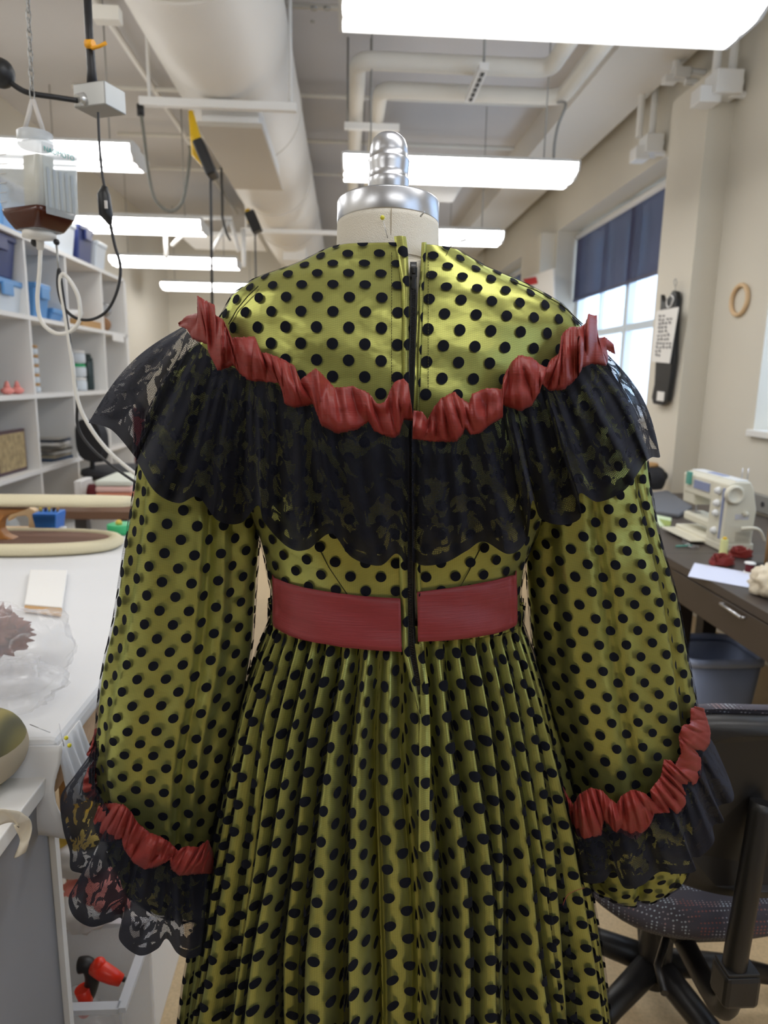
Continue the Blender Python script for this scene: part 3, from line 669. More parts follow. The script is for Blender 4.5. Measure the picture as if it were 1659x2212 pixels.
struct('floor', MB().bb(XL-.1, XW+.4, YB-.1, YF+.1, -.06, 0), FLOORP)
struct('ceiling', MB().bb(XL-.1, XW+.4, YB-.1, YF+.1, ZC, ZC+.1), CEILP)
struct('wall_left', MB().bb(XL-.1, XL, YB, YF, 0, ZC), WALLP)
struct('wall_far', MB().bb(XL-.1, XW+.4, YF, YF+.1, 0, ZC), WALLP)
struct('wall_behind', MB().bb(XL-.1, XW+.4, YB-.1, YB, 0, ZC), pmat('taupe painted wall', srgb(172, 168, 162), .85))
# right wall with window openings (y ranges)
WINS = [(1.35, 3.52), (4.62, 7.3), (8.2, 10.4), (-2.6, -.2)]; ZS, ZT = 1.17, 2.908  # last opening is out of view, put in for extra daylight
mb = MB(); ys = sorted(WINS); last = YB
for a, b in ys: mb.bb(XW, XW+.34, last, a, 0, ZC); mb.bb(XW, XW+.34, a, b, 0, ZS); mb.bb(XW, XW+.34, a, b, ZT, ZC); last = b
mb.bb(XW, XW+.34, last, YF, 0, ZC)
struct('wall_right', mb, WALLP)
# pilaster beside the window
struct('trim_1', MB().bb(2.0, XW, 4.06, 4.52, 0, 3.10), WALLP)
struct('trim_2', MB().bb(2.0, XW, 7.36, 8.14, 0, 2.9), WALLP)
struct('trim_3', MB().bb(1.56, 2.025, .2, YF, 3.30, ZC), SOFP)
# windows
FR = pmat('white vinyl window frame', srgb(225, 235, 240), .4)
GL_ = pmat('window glass', (1, 1, 1, 1), .02, trans=1, spec=.5); 
def glassm():
    M, nt, b = newmat('clear window glass'); out = nt.nodes['Material Output']
    t = N(nt, 'ShaderNodeBsdfTransparent'); g = N(nt, 'ShaderNodeBsdfGlossy'); g.inputs['Roughness'].default_value = .03
    mx = N(nt, 'ShaderNodeMixShader'); mx.inputs[0].default_value = .05; nt.links.new(t.outputs[0], mx.inputs[1]); nt.links.new(g.outputs[0], mx.inputs[2]); nt.links.new(mx.outputs[0], out.inputs[0]); return M
GLASS = glassm()
SHADE = pmat('blue-grey roller shade mesh', srgb(74, 76, 108), .9, trans=0, noise=.05, scale=40)
SHADE.node_tree.nodes['Principled BSDF'].inputs['Alpha'].default_value = .84
for n_, (a, b) in enumerate(WINS):
    xg = XW+.27; f = MB()
    for y in (a+.03, b-.03): f.bb(xg-.03, xg+.03, y-.03, y+.03, ZS, ZT)
    for z in (ZS+.03, ZT-.03, 1.86): f.bb(xg-.03, xg+.03, a, b, z-.03, z+.03)
    f.bb(xg-.035, xg+.03, (a+b)/2-.04, (a+b)/2+.04, ZS, ZT)
    for q in (.25, .75): f.bb(xg-.02, xg+.02, a+(b-a)*q-.015, a+(b-a)*q+.015, 1.86, ZT)
    win = struct('window_%d' % (n_+1), f, FR)
    MB().bb(xg-.004, xg+.004, a+.04, b-.04, ZS+.04, ZT-.04).build('glass', GLASS, win)
    MB().bb(XW-.03, xg-.03, a-.02, b+.02, ZS-.035, ZS).build('window_sill', WHITEP, win, bevel=.004)
def shade(a, b, zb, label):
    t = thing('roller_shade', label, 'window shade', (XW+.2, (a+b)/2, zb), 'roller shades in the right wall windows')
    MB().bb(XW+.198, XW+.202, a+.03, b-.03, zb, ZT-.08).build('shade_fabric', SHADE, t)
    MB().bb(XW+.192, XW+.208, a+.03, b-.03, zb-.02, zb+.008).build('bottom_bar', pmat('shade bar', srgb(70, 72, 100), .5), t)
    MB().cyl((XW+.2, a+.03, ZT-.06), (XW+.2, b-.03, ZT-.06), .03).build('roller', WHITEP, t)
shade(4.62, 7.3, 2.23, 'dark blue-grey roller shade pulled halfway down the window beyond the pilaster')
shade(8.2, 10.4, 2.23, 'dark roller shade in the farthest window of the right wall')
# building outside
mb = MB(); mb.bb(7.5, 8.5, -8, 22, -3, 9)
BRICK, nt, b_ = newmat('pale outside brick'); br = N(nt, 'ShaderNodeTexBrick'); br.inputs['Scale'].default_value = 4
tc = N(nt, 'ShaderNodeTexCoord'); mp = N(nt, 'ShaderNodeMapping'); mp.inputs['Rotation'].default_value = (PI/2, 0, PI/2); nt.links.new(tc.outputs['Object'], mp.inputs[0]); nt.links.new(mp.outputs[0], br.inputs[0])
br.inputs['Color1'].default_value = srgb(150, 140, 140); br.inputs['Color2'].default_value = srgb(170, 165, 165); br.inputs['Mortar'].default_value = srgb(200, 200, 205); nt.links.new(br.outputs[0], b_.inputs[0])
bld = mb.build('building', BRICK); tag(bld, 'pale brick building seen across the street through the right hand windows', 'building')
for i in range(9):
    for z in (.2, 3.4):
        y = 1.5+i*2.3; wn = MB().bb(7.42, 7.5, y, y+1.3, z, z+2.2).build('window', FR, bld); MB().bb(7.40, 7.425, y+.1, y+1.2, z+.1, z+2.1).build('pane', pmat('outside pane', srgb(190, 215, 240), .1) if (i, z) == (0, .2) else bpy.data.materials['outside pane'], wn)
# ---- fluorescent fixtures
def lensmat():
    M, nt, b = newmat('prismatic lens, lit'); tc = N(nt, 'ShaderNodeTexCoord'); sp = N(nt, 'ShaderNodeSeparateXYZ'); nt.links.new(tc.outputs['Object'], sp.inputs[0])
    c = mth(nt, 'COSINE', mth(nt, 'MULTIPLY', sp.outputs[1], 2*PI/.105)); rib = mth(nt, 'SINE', mth(nt, 'MULTIPLY', mth(nt, 'ADD', sp.outputs[1], sp.outputs[0]), 2*PI/.006))
    s = mth(nt, 'MULTIPLY_ADD', mth(nt, 'POWER', mth(nt, 'MULTIPLY_ADD', c, -.5, .5), 1.5), 1.75, .085); s = mth(nt, 'MULTIPLY_ADD', rib, .02, s); s = mth(nt, 'MULTIPLY', s, LAMP)
    b.inputs['Base Color'].default_value = (.8, .8, .8, 1); b.inputs['Roughness'].default_value = .3
    b.inputs['Emission Color'].default_value = (1.0, .99, .975, 1); nt.links.new(s, b.inputs['Emission Strength']); return M
LENS = lensmat(); HOUSE = pmat('fixture end metal', srgb(215, 215, 212), .5)
def fixture(x0, x1, yc, z, label, rods=((.15, 0), (-.15, 0)), top=ZC):
    L = x1-x0; t = thing('ceiling_light', label, 'ceiling light', (x0, yc, z), 'fluorescent ceiling lights')
    sec = [(-.165, .075), (-.16, .035), (-.10, .002), (0, 0), (.10, .002), (.16, .035), (.165, .075)]
    mb = MB(); rs = [[Vector((x, yc+s[0], z+s[1])) for s in sec] for x in (x0+.012, x1-.012)]
    mb.rings(rs, cap=False, closed=False); 
    mb.v, mb.f = mb.v, mb.f
    lo = mb.build('lens', LENS, t)
    mb = MB(); mb.bb(x0, x1, yc-.165, yc+.165, z+.075, z+.085); mb.bb(x0+.02, x1-.02, yc-.07, yc+.07, z+.085, z+.12); mb.build('housing', HOUSE, t)
    for x in (x0, x1-.012):
        mb = MB(); mb.prism([(yc+a, z+b) for a, b in sec], x, x+.012, 'x'); mb.build('end_cap', HOUSE, t)
    for fx in (.16, L-.16):
        MB().cyl((x0+fx, yc, z+.12), (x0+fx, yc, top), .004, 8).build('hanging_rod', GREYM, t)
    return t
lz = 2.5
far = [PZ(1000, y, lz).y for y in (400, 530)]
fx = fixture(-.03, 1.27, 2.39, lz, 'large lit fluorescent light at top right, nearest one in front of the window side')
for yc, lb in ((4.13, 'lit fluorescent light directly behind the metal finial'), (5.93, 'lit fluorescent light behind the neck of the dress form'), (7.75, 'lit fluorescent light of the right row, farthest one, low above the right shoulder'), (.58, 'lit fluorescent light of the right row above the dress form'), (-1.25, 'unseen lit fluorescent light added to the right row behind the camera for front light')):  # last entry is unseen, added to brighten the dress from the front
    dup(fx, (-.03, yc, lz), lb)
for yc, lb in ((4.09, 'lit fluorescent light at left behind the hanging water bottle'), (5.85, 'second lit fluorescent light down the left row, behind the inline switch cord'), (7.62, 'third lit fluorescent light down the left row'), (9.6, 'farthest lit fluorescent light of the left row, lowest in view'), (2.33, 'lit fluorescent light of the left row above the cutting table'), (.57, 'lit fluorescent light of the left row beside the camera'), (-1.25, 'unseen lit fluorescent light added to the left row behind the camera for front light')):  # last entry is an unseen extra, added for more front light
    dup(fx, (-2.42, yc, lz), lb)
# ================================================================== CEILING WORK
def one(name, mb, mat, label, cat, group=None, **k): return tag(mb.build(name, mat, **k), label, cat, group)
DX, DZ, DR = -.648, 3.125, .345
t = thing('air_duct', 'large round white ventilation duct running away under the ceiling', 'duct', (DX, 3, DZ-DR))
MB().tube([(DX, y, DZ) for y in (-.6, 1, 3, 5, 7, 9, 11.15)], DR, 48).build('duct_body', DUCTP, t)
for i, y in enumerate((.9, 1.7, 2.1, 2.45, 2.72, 2.95, 4.9, 6.4, 7.9)): MB().tube([(DX, y, DZ), (DX, y+.018, DZ)], DR+.006, 48).build('seam_ring', DUCTP, t)
mb = MB().bb(-.77, -.47, 4.0, 5.17, 2.71, 2.86); mb.build('air_grille_box', WHITEP, t, bevel=.006)
MB().bb(-.79, -.45, 3.97, 5.2, 2.685, 2.71).build('air_grille', pmat('grille panel', srgb(200, 192, 178), .7), t, bevel=.004)
MB().bb(-.72, -.46, 8.2, 9.4, 2.70, 2.84).build('air_grille_box', WHITEP, t)
def strut(x0, x1, y, z, label):
    t = thing('strut_channel', label, 'strut', (x0, y, z), 'struts under the duct')
    MB().bb(x0, x1, y-.02, y+.02, z-.02, z+.02).build('channel', WHITEP, t, bevel=.003)
    for x in (x0+.05, x1-.03): MB().cyl((x, y, z), (x, y, ZC), .009, 8).build('threaded_rod', WHITEP, t)
strut(-1.05, -.26, 3.86, 2.752, 'white strut bar hung under the nearest stretch of the round duct')
strut(-1.0, .12, 6.93, 2.752, 'white strut bar hung under the duct farther back')
def pipe(name, pts, r, mat, label, cat='pipe', n=16, sub=0): return one(name, MB().tube(pts, r, n, sub=sub), mat, label, cat)
def elbow(pts, rad):
    pts = [Vector(p) for p in pts]; out = [pts[0]]
    for i in range(1, len(pts)-1):
        a = (pts[i-1]-pts[i]).normalized(); b = (pts[i+1]-pts[i]).normalized(); p0 = pts[i]+a*rad; p1 = pts[i]+b*rad
        for k in range(9): t_ = k/8; out.append(p0*(1-t_)**2+pts[i]*2*t_*(1-t_)+p1*t_*t_)
    out.append(pts[-1]); return out
pipe('insulated_pipe', elbow([(.055, 9.2, 3.1), (.055, 4.14, 3.1), (1.12, 4.14, 3.1), (1.12, 1.5, 3.1)], .09), .047, PIPEP, 'nearer of two thick white pipes bending along the ceiling above the finial')
pipe('insulated_pipe', elbow([(.195, 9.2, 3.08), (.195, 4.46, 3.08), (1.29, 4.46, 3.08), (1.29, 1.5, 3.08)], .09), .045, PIPEP, 'farther of two thick white pipes bending along the ceiling, beside the soffit')
pipe('conduit', [(-1.42, .5, 3.46), (-1.42, 9.5, 3.46)], .022, WHITEP, 'thin white conduit running away along the ceiling left of the duct')
pipe('conduit', [(-1.12, .5, 3.44), (-1.12, 9.5, 3.44)], .05, CEILP, 'wide painted pipe on the ceiling just left of the round duct')
for y, x0, x1, lb in ((4.35, -.45, 1.5, 'nearer white conduit crossing the ceiling behind the thick pipes'), (4.2, -2.0, -.9, 'white conduit crossing the ceiling at left above the bottle chain'), (5.6, -2, 1.5, 'white conduit crossing the ceiling behind the finial light'), (6.6, -2, 1.5, 'white conduit crossing the far half of the ceiling'), (7.6, -2, 1.5, 'farthest white conduit crossing the ceiling')):
    pipe('conduit', [(x0, y, 3.45), (x1, y, 3.45)], .016, PIPEP, lb)
ha, hb_ = PZ(1046, 150, 3.0), PZ(1024, 222, 3.0)
t = thing('pipe_hanger', 'perforated white pipe hanger with rod above the metal finial', 'pipe hanger', (.74, 3.8, 3.03))
mb = MB().bb(ha.x-.025, ha.x+.025, ha.y, hb_.y, 3.0, 3.035); mb.build('channel', WHITEP, t)
for k in range(6): MB().bb(ha.x-.009, ha.x+.009, ha.y+.04+k*(hb_.y-ha.y-.04)/6, ha.y+.04+(k+.55)*(hb_.y-ha.y-.04)/6, 2.994, 3.002).build('slot', pmat('slot dark', (.03, .03, .03, 1)) if k == 0 else bpy.data.materials['slot dark'], t)
MB().cyl((ha.x, ha.y+.02, 3.04), (ha.x, ha.y+.02, ZC), .007, 8).build('rod', GREYM, t)
t = thing('pipe_hanger', 'perforated white pipe hanger beside the top of the light behind the finial', 'pipe hanger', (.1, 4.9, 3.03))
MB().bb(-.02, .34, 4.88, 4.92, 3.0, 3.04).build('channel', WHITEP, t); MB().cyl((.15, 4.9, 3.0), (.15, 4.9, ZC), .007, 8).build('rod', GREYM, t); MB().cyl((-.0, 4.9, 3.0), (-.0, 4.9, ZC), .007, 8).build('rod', GREYM, t)
# yellow and black cord reels with hanging leads
YEL = pmat('yellow plastic', srgb(235, 190, 20), .4); BLK = pmat('black plastic', (.012, .012, .013, 1), .45); BLKR = pmat('black rubber cord', (.016, .016, .018, 1), .5)
def reel(y, label, lab2, py0, k):
    a = PY(*k[0], y); t = thing('cord_reel', label, 'cord reel', a, 'cord reels beside the duct')
    MB().tube([PY(*k[0], y), PY(*k[1], y), PY(*k[2], y+.1)], [.012*y/3.6, .035, .02], 10).build('yellow_housing', YEL, t)
    MB().box((PY(*k[3], y-.02)), (.05*y/3.6, .12, .17), M=Matrix.Rotation(-.4, 3, 'Y')).build('black_drum', BLK, t, bevel=.01)
    MB().tube([PY(*k[2], y), PY(k[2][0]-3, k[2][1]+20, y), PY(k[2][0]+2, 780, y)], .007, 8).build('pull_cord', BLKR, t)
reel(3.7, 'yellow and black cord reel tucked beside the near stretch of duct', '', 0, [(412, 240), (428, 330), (458, 372), (445, 345)])
reel(6.2, 'smaller looking yellow and black cord reel beside the far stretch of duct', '', 0, [(534, 452), (542, 478), (554, 492), (548, 480)])
GCORD = pmat('grey green cord', srgb(120, 120, 112), .6)
t = thing('power_lead', 'grey cord hanging in a deep loop with a black plug below the strut bar', 'cord', PY(303, 235, 3.86))
MB().tube([PY(*p, 3.86) for p in ((305, 245), (312, 300), (320, 370), (335, 430), (365, 456), (392, 440), (404, 390), (411, 330), (409, 315))], .008, 10, sub=6).build('cord_loop', GCORD, t)
MB().tube([PY(*p, 3.86) for p in ((303, 226), (304, 250))], .018, 10).build('plug', BLK, t)
pipe('power_lead', [Vector((PY(480, 432, 5.6).x, 5.6, 3.45))]+[PY(*p, 5.6) for p in ((480, 432), (481, 470), (490, 505), (498, 520))], .009, BLKR, 'short dark cord hanging under the ceiling between the left lights and the duct', 'cord', sub=5)
# small ceiling boxes
one('ceiling_box', MB().box(PY(232, 33, 3.0)+Vector((0, 0, 0)), (.1, .05, .05)), PIPEP, 'small white electrical box under the ceiling at top left', 'electrical box')
one('ceiling_bolts', MB().cyl(PY(678, 16, 4.1), PY(678, 21, 4.1), .018).cyl(PY(706, 16, 4.1), PY(706, 21, 4.1), .018).cyl(PY(675, 45, 4.1), PY(675, 48, 4.1), .012), GREYM, 'group of dark bolt heads in the ceiling right of the duct', 'bolts')
# junction boxes at the right wall
def jbox(c, s, label, ups, side=None, loc=None):
    t = thing('junction_box', label, 'junction box', c)
    MB().box(c, s).build('box_body', WHITEP, t, bevel=.006)
    MB().box(c+Vector((-s[0]*.55, .02, -s[2]*.45)), (s[0]*.8, s[1]*.8, s[2]*.7)).build('lower_box', WHITEP, t, bevel=.005)
    for dx in ups: MB().cyl(c+Vector((dx, 0, s[2]*.4)), Vector((c.x+dx, c.y, ZC)), .022, 12).build('riser_pipe', WHITEP, t)
    MB().tube([c+Vector((s[0]*.4, 0, .02)), c+Vector((s[0]*.5+.18, 0, .01))], .018, 10).build('side_pipe', WHITEP, t)
    MB().tube([c+Vector((s[0]*.2, -.02, -.05)), c+Vector((s[0]*.5+.05, -.03, -.06)), c+Vector((s[0]*.5+.12, -.03, -.14))], .02, 10, sub=5).build('bent_pipe', WHITEP, t)
jbox(PY(1563, 185, 4.0), (.15, .14, .12), 'nearest white junction box with pipes, at the top of the pilaster', (-.05, .04))
jbox(PY(1406, 315, 4.95), (.12, .14, .12), 'white junction box with pipes above the shaded window, left of the pilaster', (-.09, .0))
jbox(PY(1470, 160, 4.45), (.10, .08, .06), 'small white junction box tucked above the soffit edge, between the two larger ones', (-.03,))
pipe('flexible_conduit', [Vector((1.26, 4.46, 3.05))]+[PY(*p, 4.15) for p in ((1222, 225), (1206, 270), (1198, 310), (1196, 345))], .008, pmat('grey armoured cable', srgb(150, 150, 148), .5, .3), 'grey flexible cable dropping from the pipes to the light behind the finial', 'cable', sub=6)
WIRE = pmat('white vinyl wire', srgb(205, 200, 195), .6)
# ceiling cassette panel and truss in the far left
one('ceiling_panel', MB().bb(-1.9, -1.0, 8.3, 9.2, 2.95, 3.0), WHITEP, 'white panel hung below the ceiling over the farthest left lights', 'ceiling panel', bevel=.01)
one('ceiling_panel', MB().bb(.25, .95, 5.9, 6.5, 2.95, 3.03), WHITEP, 'white rectangular panel with rounded corners hung behind the neck cap', 'ceiling panel', bevel=.02)
t = thing('truss', 'white metal truss with diagonal braces between the left lights', 'truss', (-1.6, 6.1, 2.62))
for a, b in (((-1.95, 2.68), (-.95, 2.68)), ((-1.5, 2.68), (-1.5, 2.35)), ((-1.45, 2.45), (-1.25, 2.66)), ((-1.12, 2.42), (-.98, 2.66)), ((-.9, 2.42), (-.96, 2.66)), ((-.86, 2.6), (-.86, 2.3))):
    MB().cyl((a[0], 6.1, a[1]), (b[0], 6.1, b[1]), .018, 8).build('tube', WHITEP, t)
# ================================================================== HANGING IRON WATER BOTTLE AND CORDS
YB_ = 1.42
def W(px, py, y=YB_): return PY(px, py, y)
t = thing('chain', 'thin steel link chain holding the hanging water bottle', 'chain', W(66, 200))
py = -30; k = 0
while py < 205:
    c = W(60+.045*py, py); h = .0125
    mb = MB(); pts = [c+Vector(((.0038 if k % 2 else .0008)*math.cos(a), (.0008 if k % 2 else .0038)*math.cos(a), h*math.sin(a))) for a in [2*PI*i/14 for i in range(15)]]
    mb.tube(pts, .0012, 6); mb.build('link', GREYM, t); py += 21; k += 1
PLAST, nt, b_ = newmat('frosted bottle plastic')
b_.inputs['Base Color'].default_value = (.62, .67, .70, 1); b_.inputs['Alpha'].default_value = .5; b_.inputs['Roughness'].default_value = .2
t = thing('water_bottle', 'square clear plastic bottle with brown water hung from a chain at upper left', 'bottle', W(82, 505))
bc = W(82, 400); s = .92/1000  # metres per photo pixel at this depth
def brect(py, hx, hy, rr=.012):
    c = W(84+.02*(py-400), py); out = []
    for qx, qy in ((1, 1), (-1, 1), (-1, -1), (1, -1)):
        for a in (0, 30, 60, 90):
            aa = math.radians(a+{(1, 1): 0, (-1, 1): 90, (-1, -1): 180, (1, -1): 270}[(qx, qy)]); out.append(Vector((qx*(hx-rr)+rr*math.cos(aa), qy*(hy-rr)+rr*math.sin(aa), 0)))
    R = Matrix.Rotation(-.5, 3, 'Z'); return [c+R @ v for v in out]
mb = MB(); mb.rings([brect(312, .025, .025), brect(318, .052, .04), (brect(330, .056, .046)), brect(440, .056, .046), brect(470, .050, .042), brect(497, .036, .032), brect(502, .03, .03)]); mb.build('bottle_body', PLAST, t)
mb = MB(); mb.rings([brect(458, .0535, .0447), brect(470, .0512, .0432), brect(484, .0448, .0382), brect(497, .0372, .0332), brect(500, .034, .032)]); mb.build('water', pmat('rusty water', srgb(70, 32, 20), .2), t)
mb = MB(); mb.rings([brect(340, .022, .018, .006), brect(462, .022, .018, .006)]); mb.build('filter_core', pmat('cream resin filter', srgb(225, 212, 178), .8), t)
mb = MB(); c0 = W(77, 316); mb.lathe(c0, [(.028, -.004), (.031, .0), (.031, .022), (.028, .024), (.001, .024)], 28); mb.build('bottle_cap', pmat('clear lid', (.68, .71, .73, 1), .35, alpha=.7), t)
mb = MB(); c0 = W(85, 510); mb.lathe(c0, [(.03, .008), (.03, -.004), (.008, -.008), (.006, -.025), (.001, -.026)], 20); mb.build('outlet_base', pmat('white fitting', srgb(225, 222, 215), .5), t)
MB().sph(W(76, 524), .008, 12).sph(W(122, 523), .006, 12).build('valve_knob', BLK, t)
for a, b in (((70, 216), (52, 285)), ((72, 216), (96, 290))): MB().tube([W(*a), W(*b)], .0042, 8).build('strap', WIRE, t)
rr = Matrix.Rotation(-.5, 3, 'Z')
lab = pmat('printed label, pale', srgb(205, 212, 212), .6, alpha=.5); TEAL = pmat('teal print', srgb(60, 150, 145), .6); LGR = pmat('grey print stripes', srgb(165, 172, 176), .6)
lc = W(128, 400)+rr @ Vector((.0, 0, 0))
fc = W(84, 400)+rr @ Vector((0, -.0485, 0))
# printed side: the face turned to the right
def onface(u, z, d=0): return W(84, 400)+rr @ Vector((.0575+d, u, z))
def fq(name, u0, u1, z0, z1, mat, sk=0, d=.001):
    mb = MB(); mb._add([onface(u0, z0, d), onface(u1, z0, d), onface(u1, z1+0, d), onface(u0, z1, d)], [(0, 1, 2, 3)], False); return mb.build(name, mat, t)
fq('label', -.036, .036, -.062, .060, lab)
for k in range(5): fq('stripe', -.030+k*.013, -.024+k*.013, -.05, .018, LGR, d=.002)
def text(body, size, mat, parent, loc, rot, name='lettering', ext=.0002):
    cu = bpy.data.curves.new(name, 'FONT'); cu.body = body; cu.size = size; cu.extrude = ext; cu.align_x = 'CENTER'
    o = bpy.data.objects.new(name, cu); C.objects.link(o); bpy.context.view_layer.update()
    me = bpy.data.meshes.new_from_object(o); bpy.data.objects.remove(o); me.materials.clear(); me.materials.append(mat)
    o = bpy.data.objects.new(name, me); C.objects.link(o); o.parent = parent; o.location = Vector(loc)-wloc(parent); o.rotation_euler = rot; return o
text('NAOMOTO', .0125, TEAL, t, onface(0, .044, .0025), (PI/2, 0, PI/2-.5))
for k in range(6): 
    c = W(84, 345+k*20)+rr @ Vector((-.036, -.047, 0)); MB().box(c, (.018, .0008, .0008), rz=-.5).build('graduation_mark', WIRE, t)
TUBE = pmat('milky vinyl tube', srgb(225, 222, 214), .4)
pipe('steam_hose', [W(*p) for p in ((88, 530), (85, 590), (81, 650), (90, 695), (120, 720), (152, 716), (172, 690), (170, 645), (155, 612), (136, 592), (130, 615), (142, 690), (156, 780), (168, 865), (196, 925), (240, 980), (300, 1030))], .0038, TUBE, 'milky white tube looping down from the hanging bottle', 'tube', sub=8)
t = thing('iron_cord', 'black iron power cord with an inline switch hanging beside the bottle', 'power cord', W(215, 245))
MB().tube([W(*p) for p in ((212, 243), (214, 300), (220, 370), (226, 405))], .0026, 8, sub=6).build('cord_upper', BLKR, t)
MB().tube([W(*p) for p in ((238, 482), (248, 530), (260, 575), (254, 625), (232, 670), (198, 690), (162, 686), (136, 660), (125, 620), (126, 585), (130, 590), (138, 650), (154, 760), (166, 860), (168, 920), (192, 962), (240, 1005), (302, 1048))], .0030, 8, sub=8).build('cord_lower', BLKR, t)
MB().tube([W(*p) for p in ((226, 402), (224, 420), (229, 462), (238, 484))], [.005, .012, .013, .004], 10).build('inline_switch', BLK, t)
MB().box(W(229, 442, YB_-.014), (.005, .003, .014)).build('rocker', WIRE, t)
pipe('hanging_wire', [W(122, 528), W(125, 560), W(128, 592)], .002, GREYM, 'short grey wire under the bottle outlet', 'wire')
# junction box of the iron circuit
t = thing('outlet_box', 'grey metal electrical box hanging on a thick black cable at upper left', 'electrical box', W(212, 240, 1.5))
MB(Matrix.Translation(W(216, 216, 1.5)) @ Matrix.Rotation(-.38, 4, 'Z')).box((0, 0, 0), (.074, .06, .042)).build('box_body', GREYM, t, bevel=.002)
MB().tube([W(166, 216, 1.47), W(190, 216, 1.49)], [.010, .015], 12).build('cable_gland', pmat('clear gland', srgb(200, 200, 198), .2, .5), t)
MB().tube([W(188, -20, 1.5), W(193, 80, 1.5), W(198, 150, 1.5), W(200, 192, 1.5)], [.0075, .0075, .0085, .011], 12).build('down_cable', BLKR, t)
MB().tube([W(166, 217, 1.47), W(120, 210, 1.45), (W(60, 200, 1.43)), W(25, 180, 1.42), W(5, 160, 1.42)], .0048, 10, sub=8).build('braided_cable', BLKR, t)
MB().tube([W(187, 92, 1.49), W(200, 104, 1.485), W(215, 100, 1.48), W(230, 92, 1.48)], .0035, 6).tube([W(187, 95, 1.49), W(202, 95, 1.485)], .008, 8).build('yellow_tie', pmat('orange tape', srgb(250, 175, 30), .5), t)
one('black_knob', MB().sph(W(2, 158, 1.42), .024, 20, (1, 1, 1.05)), BLK, 'round black knob at the left edge beside the bottle chain', 'knob')
# ================================================================== LEFT: CUBBY SHELVES
SX, SD = -1.565, .42
sy = [PXX(px, 860, SX).y for px in (79, 162, 235)]; pit = sy[1]-sy[0]
ysd = [sy[0]-pit*k for k in range(4, 0, -1)]+sy+[sy[2]+.46]
zs_ = [2.045, 1.665, 1.28, .90, .52, .14]
MEL = pmat('white melamine board', srgb(236, 234, 230), .5)
sh = thing('cubby_shelf', 'tall white cubby shelving unit standing along the left wall', 'shelving unit', (SX-SD/2, (ysd[0]+ysd[-1])/2, 0))
for z in zs_: MB().bb(SX-SD, SX, ysd[0], ysd[-1], z-.011, z+.011).build('shelf', MEL, sh)
for y in ysd[:-1]: MB().bb(SX-SD, SX-.004, y-.009, y+.009, 0, zs_[0]).build('divider', MEL, sh)
MB().bb(SX-SD, SX, ysd[-1]-.02, ysd[-1]+.03, 0, zs_[0]).build('end_panel', MEL, sh)
MB().bb(SX-SD-.012, SX-SD-.001, ysd[0], ysd[-1], 0, zs_[0]).build('back_panel', MEL, sh)
def SY(px, py=860): return PXX(px, py, SX-.08).y
NAVY = pmat('navy plastic', srgb(40, 52, 105), .4); SKY = pmat('sky blue plastic lid', srgb(95, 150, 205), .4); TRN = pmat('milky plastic', srgb(215, 222, 228), .35); DKT = pmat('dark teal steel', srgb(45, 62, 62), .35)
PNK = pmat('pink plastic', srgb(240, 150, 140), .5); KRAFT = pmat('kraft card', srgb(190, 150, 100), .8); WHT = pmat('white paper', srgb(240, 238, 234), .8); MAR = pmat('maroon cloth', srgb(95, 20, 28), .8); GRN = pmat('green plastic', srgb(60, 185, 120), .4)
BLU = pmat('bright blue plastic', srgb(30, 110, 200), .4); YELO = pmat('yellow cloth', srgb(225, 195, 90), .7); GREY = pmat('grey fabric', srgb(110, 112, 118), .8); DGREY = pmat('dark grey fabric', srgb(48, 48, 52), .85)
def crate(label, y0, y1, z, h, mb_, ml, x1=SX-.03, dx=.3, handle=True):
    if z < zs_[0]: y0 = max(y0, max([d for d in ysd if d < (y0+y1)/2])+.022)
    t = thing('storage_box', label, 'storage box', (x1-dx/2, (y0+y1)/2, z))
    ym = (y0+y1)/2; w2 = abs(y1-y0)/2
    mb = MB(); mb.rings([[Vector((x1-dx/2+a*(dx/2-.02*(1-k)), ym+b*(w2-.012*(1-k)), z+.002+k*h)) for a, b in ((1, -1), (1, 1), (-1, 1), (-1, -1))] for k in (0, 1)], smooth=False); mb.build('tub', mb_, t, bevel=.008)
    MB().bb(x1-dx-.008, x1+.008, y0-.0, y1+.0, z+h, z+h+.028).build('lid', ml, t, bevel=.006)
    if handle: MB().bb(x1+.004, x1+.018, ym-.05, ym+.05, z+h-.05, z+h+.01).build('latch', ml, t, bevel=.004)
    return t
z1, z2, z3, z4, z5 = [z+.012 for z in zs_[:5]]
crate('navy lidded storage box standing on the milky box in the upper left cubby', SY(-35), SY(38), z2+.155, .17, NAVY, NAVY)
crate('wide milky storage box with a sky blue lid beneath the navy box', SY(-45), SY(55), z2, .125, TRN, SKY)
crate('sky blue box beside the white divider on the upper shelf', SY(72), SY(104), z2, .15, SKY, SKY, dx=.25)
crate('low blue box on the upper shelf right of the sky blue box', SY(106), SY(134), z2, .04, SKY, SKY, dx=.2, handle=False)
crate('dark navy storage box standing on top of the cubby shelves', SY(176), SY(205), z1, .19, NAVY, NAVY)
crate('clear grey storage box on top of the shelves at the far end', SY(212), SY(232), z1, .15, TRN, TRN, handle=False)
crate('clear storage box on top of the shelves left of the navy one', SY(128), SY(168), z1, .17, TRN, TRN, handle=False)
crate('blue storage box on top of the shelves behind the hanging bottle', SY(20), SY(70), z1, .2, SKY, NAVY)
